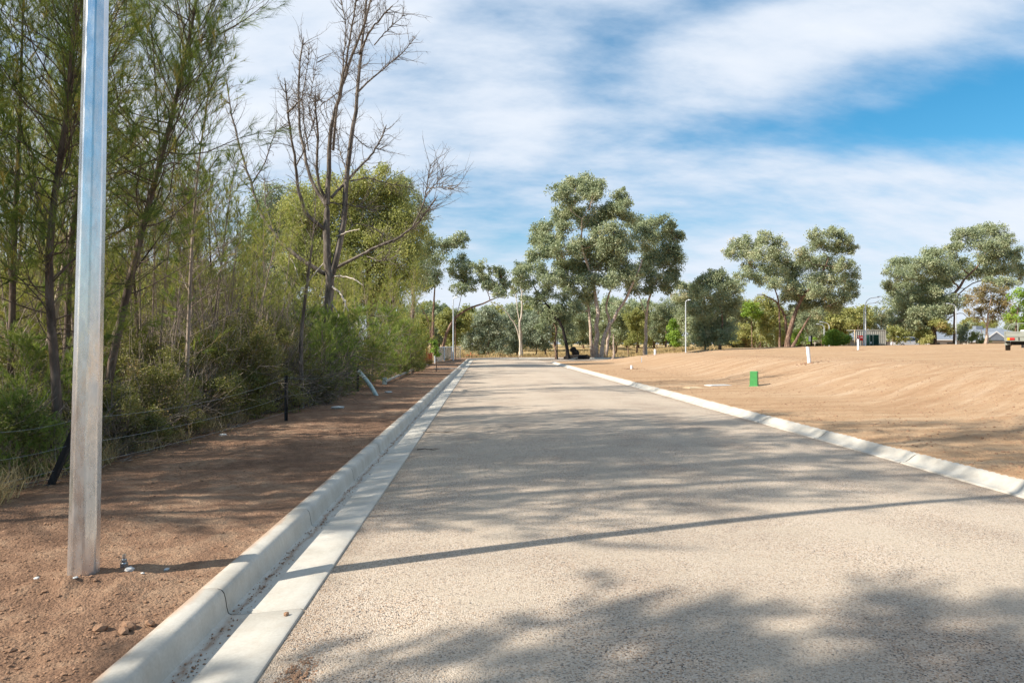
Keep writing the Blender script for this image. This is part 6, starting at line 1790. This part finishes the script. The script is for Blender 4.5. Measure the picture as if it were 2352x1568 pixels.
house(1950, 2112, 738.5, 778, 138, 'grey hip roofed house straight behind the cream container', (0.42, 0.62))
house(1930, 2010, 748, 766, 150, 'low grey roofed house showing left of the container', (0.5, 0.8))
house(2130, 2245, 760, 779, 142, 'grey roofed house half hidden behind the leaning gum', (0.3, 0.55))
house(2222, 2420, 752, 783, 140, 'grey hip roofed house with white gable behind the umbrella tree', (0.30, 0.6), gable=(2279, 2.6, 1.9), chim=0.33)

# --- pale four wheel drive, only its roof and windows clear of the crest
Yv = 108.0; k = Yv / FPX
xa = P(2052, 0, Yv)[0]; zroof = P(0, 772.5, Yv)[2]
Lc = 4.8; zg = zroof - 1.85
e = empty('parked_car', (xa, Yv, zg), label='silver four wheel drive parked beyond the crest, only roof and windows showing', cat='car')
prof = np.array([[0.02, 0.55], [0.0, 1.05], [0.08, 1.25], [0.35, 1.72], [0.6, 1.83], [1.6, 1.85], [2.6, 1.82], [3.0, 1.72], [3.75, 1.2], [4.6, 1.05], [4.78, 0.85], [4.8, 0.5], [4.6, 0.38], [0.1, 0.38]])
n = len(prof)
cen = np.array([2.4, 0.95])
V = []
for (yy_, sc_) in ((-0.90, 0.965), (-0.94, 1.0), (0.94, 1.0), (0.90, 0.965)):
    for (x_, z_) in prof:
        q = cen + (np.array([x_, z_]) - cen) * sc_
        inset = 0.16 * max(0, (z_ - 1.15) / 0.7)
        V.append([q[0], yy_ * (1 - inset), q[1]])
V = np.array(V); F = []
for r_ in range(3):
    for i in range(n): F.append([r_ * n + i, r_ * n + (i + 1) % n, (r_ + 1) * n + (i + 1) % n, (r_ + 1) * n + i])
me_parts = [(V, np.array(F))]
fan = [[0, i, i + 1] for i in range(1, n - 1)]
c1 = np.array([[0.0, 0, 0]])
# end faces as fans round a central vertex
Vc = np.concatenate([V[:n], [[2.4, V[0][1] * .98, 0.95]]]); me_parts.append((Vc, np.array([[(i + 1) % n, i, n] for i in range(n)])))
Vd = np.concatenate([V[3 * n:], [[2.4, V[3 * n][1] * .98, 0.95]]]); me_parts.append((Vd, np.array([[i, (i + 1) % n, n] for i in range(n)])))
part('body', me_parts, 'car_paint', e)


def side_glass(pts, y):
    pts = np.array(pts); n = len(pts)
    yv = np.array([y * (1 - 0.16 * max(0, (z - 1.15) / 0.7)) for _, z in pts])
    V = np.stack([pts[:, 0], yv, pts[:, 1]], 1); Vb = V + [0, 0.02, 0]
    return [(np.concatenate([V, Vb]), np.array([[i, (i + 1) % n, n + (i + 1) % n, n + i] for i in range(n)])), (np.concatenate([V, [V.mean(0)]]), np.array([[i, (i + 1) % n, n] for i in range(n)]))]


part('side_window', side_glass([[0.42, 1.28], [0.62, 1.66], [1.6, 1.70], [1.6, 1.24]], -0.962), 'car_glass', e)
part('side_window', side_glass([[1.68, 1.24], [1.68, 1.70], [2.55, 1.68], [2.55, 1.23]], -0.962), 'car_glass', e)
part('side_window', side_glass([[2.63, 1.22], [2.63, 1.67], [2.95, 1.6], [3.5, 1.22]], -0.962), 'car_glass', e)
part('tail_light', [box(-0.03, 0.08, -0.93, -0.72, 1.0, 1.22)], 'red', e)
for xw in (0.95, 3.85):
    for yw in (-0.9, 0.7):
        wv = part('wheel', cyl((xw, yw, 0.37), 0.37, 0.22, 20, axis='y'), 'rubber', e)
        part('rim', cyl((xw, yw - .01, 0.37), 0.22, 0.24, 14, axis='y'), 'steel', wv)

# --- grey green flat tray vehicle cut by the right edge
Yt = 39.0; k = Yt / FPX


def c8(x, y):     # crop pixels (13.07 per photo pixel) -> metres in the vehicle's back plane
    X = (2400 + x / 13.07) / 1.063; Yp = (760 + y / 13.07) / 1.063
    return P(X, Yp, Yt)


xl, _, zt = c8(690, 620); ztop = zt
zb_ = c8(0, 925)[2]; zw = c8(0, 1222)[2]
gz = gh(xl + 0.9, Yt)
dz = gz - zw
print('tray ground error', dz)
e = empty('flatbed_trailer', (xl, Yt, gz), -math.atan2(xl, Yt) - 0.03, label='grey green flatbed trailer seen from behind, cut off by the right edge', cat='trailer')
z_ = lambda y: c8(0, y)[2] - zw
x_ = lambda x: c8(x, 0)[0] - xl
W = 1.95
part('tray', [box(0, W, 0, 2.6, z_(925), z_(915) + 0.03), box(0, W, -0.005, 0.05, z_(905), z_(790))], 'olive_paint', e)
tg = part('tailgate', [box(x_(705), W - x_(705), 0.0, 0.035, z_(768), z_(650))], 'olive_paint', e); bevel(tg, 0.01)
part('side_board', [box(0, 0.04, 0.04, 2.6, z_(785), z_(628))], 'olive_paint', e)
part('side_board', [box(W - 0.04, W, 0.04, 2.6, z_(785), z_(628))], 'olive_paint', e)
part('frame_rail', [box(-0.02, W + .02, -0.02, 0.05, z_(645), z_(612)), box(-0.02, x_(700), -0.02, 0.06, z_(905), z_(646)), box(-.02, W + .02, -0.03, 0.02, z_(790), z_(768))], 'olive_paint', e)
tl = part('tail_light', [box(x_(825), x_(945), -0.05, -0.006, z_(880), z_(815))], 'red', e)
part('amber_lens', [box(x_(755), x_(824), -0.05, -0.006, z_(885), z_(812))], 'amber', tl)
part('number_plate', [box(x_(1240), x_(1240) + 0.37, -0.03, -0.006, z_(890), z_(825))], 'paper', e)
part('light_bracket', [box(x_(1045), x_(1070), -0.03, -0.006, z_(900), z_(805))], 'dark', e)
part('chassis', [box(0.28, W - 0.28, 0.3, 2.9, z_(1045), z_(926)), box(x_(1115), x_(1185), 0.2, 0.45, z_(1130), z_(1046))], 'dark', e)
part('exhaust', [tubes(np.array([[x_(840), 0.1, z_(1060)], [x_(900), 0.5, z_(1010)], [x_(900), 1.4, z_(1000)]]), np.full(3, 0.03), 8)], 'rust', e)
for xw in (x_(700), W - x_(700) - 0.23):
    wv = part('wheel', cyl((xw, 0.75, 0.34), 0.34, 0.23, 28, axis='x'), 'rubber', e, smooth=False)
    part('rim', cyl((xw - 0.01, 0.75, 0.34), 0.19, 0.25, 16, axis='x'), 'steel', wv)
part('mudguard', [box(x_(680), x_(830), 0.28, 0.33, z_(1045), z_(985)), box(x_(680), x_(830), 0.33, 1.2, z_(985) - .02, z_(985))], 'olive_paint', e)
part('mudguard', [box(W - x_(830), W - x_(680), 0.28, 0.33, z_(1045), z_(985)), box(W - x_(830), W - x_(680), 0.33, 1.2, z_(985) - .02, z_(985))], 'olive_paint', e)
rk = np.array([[x_(715), 2.5, z_(630)], [x_(725), 2.5, z_(520)], [x_(765), 2.5, z_(410)], [x_(830), 2.5, z_(345)], [x_(900), 2.5, z_(330)], [x_(1300), 2.5, z_(330)], [W - .05, 2.5, z_(330)]])
part('rack', [tubes(rk, np.full(7, 0.022), 8), tubes(np.array([[x_(1010), 2.5, z_(330)], [x_(1010), 2.5, z_(628)]]), np.full(2, 0.03), 8), tubes(np.array([[x_(880), 2.5, z_(375)], [x_(1000), 2.5, z_(375)]]), np.full(2, 0.015), 6)], 'olive_paint', e, smooth=True)
part('white_box', [box(x_(1090), W - .2, 0.9, 2.0, z_(645), z_(560))], 'white', e)
part('drawbar', [tubes(np.array([[0.4, 2.6, 0.5], [0.95, 4.0, 0.48]]), np.full(2, 0.04), 6), tubes(np.array([[1.5, 2.6, 0.5], [0.97, 4.0, 0.48]]), np.full(2, 0.04), 6)], 'dark', e)

# --- logs and stumps among the gums
def log(name, pts, r0, r1, Y, mat, label, cv_=None):
    q = np.array([P(*(cv_(a, b) if cv_ else (a, b)), Y) for a, b in pts])
    b0 = np.array([q[0][0], q[0][1], gh(q[0][0], q[0][1])])
    q = resample(q, 10)
    mn = (q[:, 2]).min(); q[:, 2] += b0[2] + r0 * .6 - mn
    rr_ = np.linspace(r0, r1, 10) * (1 + 0.12 * rngc.normal(size=10))
    rr_[0] *= .7; rr_[-1] *= .5
    o = mk(name, [tubes(q - b0, rr_, 9)], M[mat], smooth=True, loc=tuple(b0)); tag(o, label, 'log')


log('fallen_log', [(1180, 1465), (1260, 1462), (1380, 1455)], 0.38, 0.3, 73, 'bark_burnt', 'black charred log lying left of the tallest gum', c5)
log('fallen_log', [(1240, 1390), (1262, 1420), (1285, 1455)], 0.30, 0.42, 75, 'bark_burnt', 'charred leaning stump between scorched gum and tallest gum', c5)
log('fallen_branch', [(1190, 1480), (1240, 1470), (1290, 1455)], 0.10, 0.05, 70, 'bark_bleached', 'bleached branch on the ground before the black charred log', c5)
log('fallen_branch', [(1550, 1440), (1570, 1410), (1560, 1330), (1562, 1240)], 0.16, 0.05, 72, 'bark_pale', 'twisted dead branch standing right of the tallest gum trunks', c5)
# twigs lying on the road edge and rail stick near the kerb
for i, (x, y, L_, lb) in enumerate([(1010, 991, 0.6, 'forked dark twig on the road beside the gutter'), (985, 1030, .35, 'short dark twig on the road below the forked twig')]):
    Yd = FPX * 1.58 / (y - HOR); q = P(x, y, Yd)
    s = np.linspace(-.5, .5, 8)[:, None]
    C = s * np.array([[L_, 0.12 * L_, 0]]) + np.array([0, 0, 0.014]) + rngc.normal(size=(8, 3)) * [0.008, 0.012, 0.003]
    C2 = np.linspace(0, 1, 5)[:, None] * np.array([[L_ * .35, L_ * .22, 0.01]]) + C[4]
    o = mk('twig', [tubes(C, np.linspace(0.008, 0.003, 8), 5), tubes(C2, np.linspace(0.004, 0.002, 5), 4)], M['bark_casuarina'], loc=(q[0], Yd, 0.0)); tag(o, lb, 'twig')
q = P(1000, 855, 38.5)
o = mk('plank', [box(-0.9, 0.9, -0.09, 0.09, 0, 0.06)], M['wood_rail'], loc=(P(1118 / 1.063 - 18, 0, 40)[0], 40, 0.14)); tag(o, 'narrow plank bridging the verge beside the far kerb', 'plank')


# ================================================================== two or three alike: say which is nearer
_by = {}
for o in COL.objects:
    if o.parent is None and o.get('label') and o.get('category'):
        _by.setdefault(o['label'], []).append(o)
for lb, os_ in _by.items():
    if 2 <= len(os_) <= 3 and len(lb.split()) <= 13:
        os_.sort(key=lambda o: o.location.y)
        for o, t in zip(os_, ('nearer', 'farther') if len(os_) == 2 else ('nearest', 'middle', 'farthest')):
            o['label'] = lb + ', the ' + t + ' one'
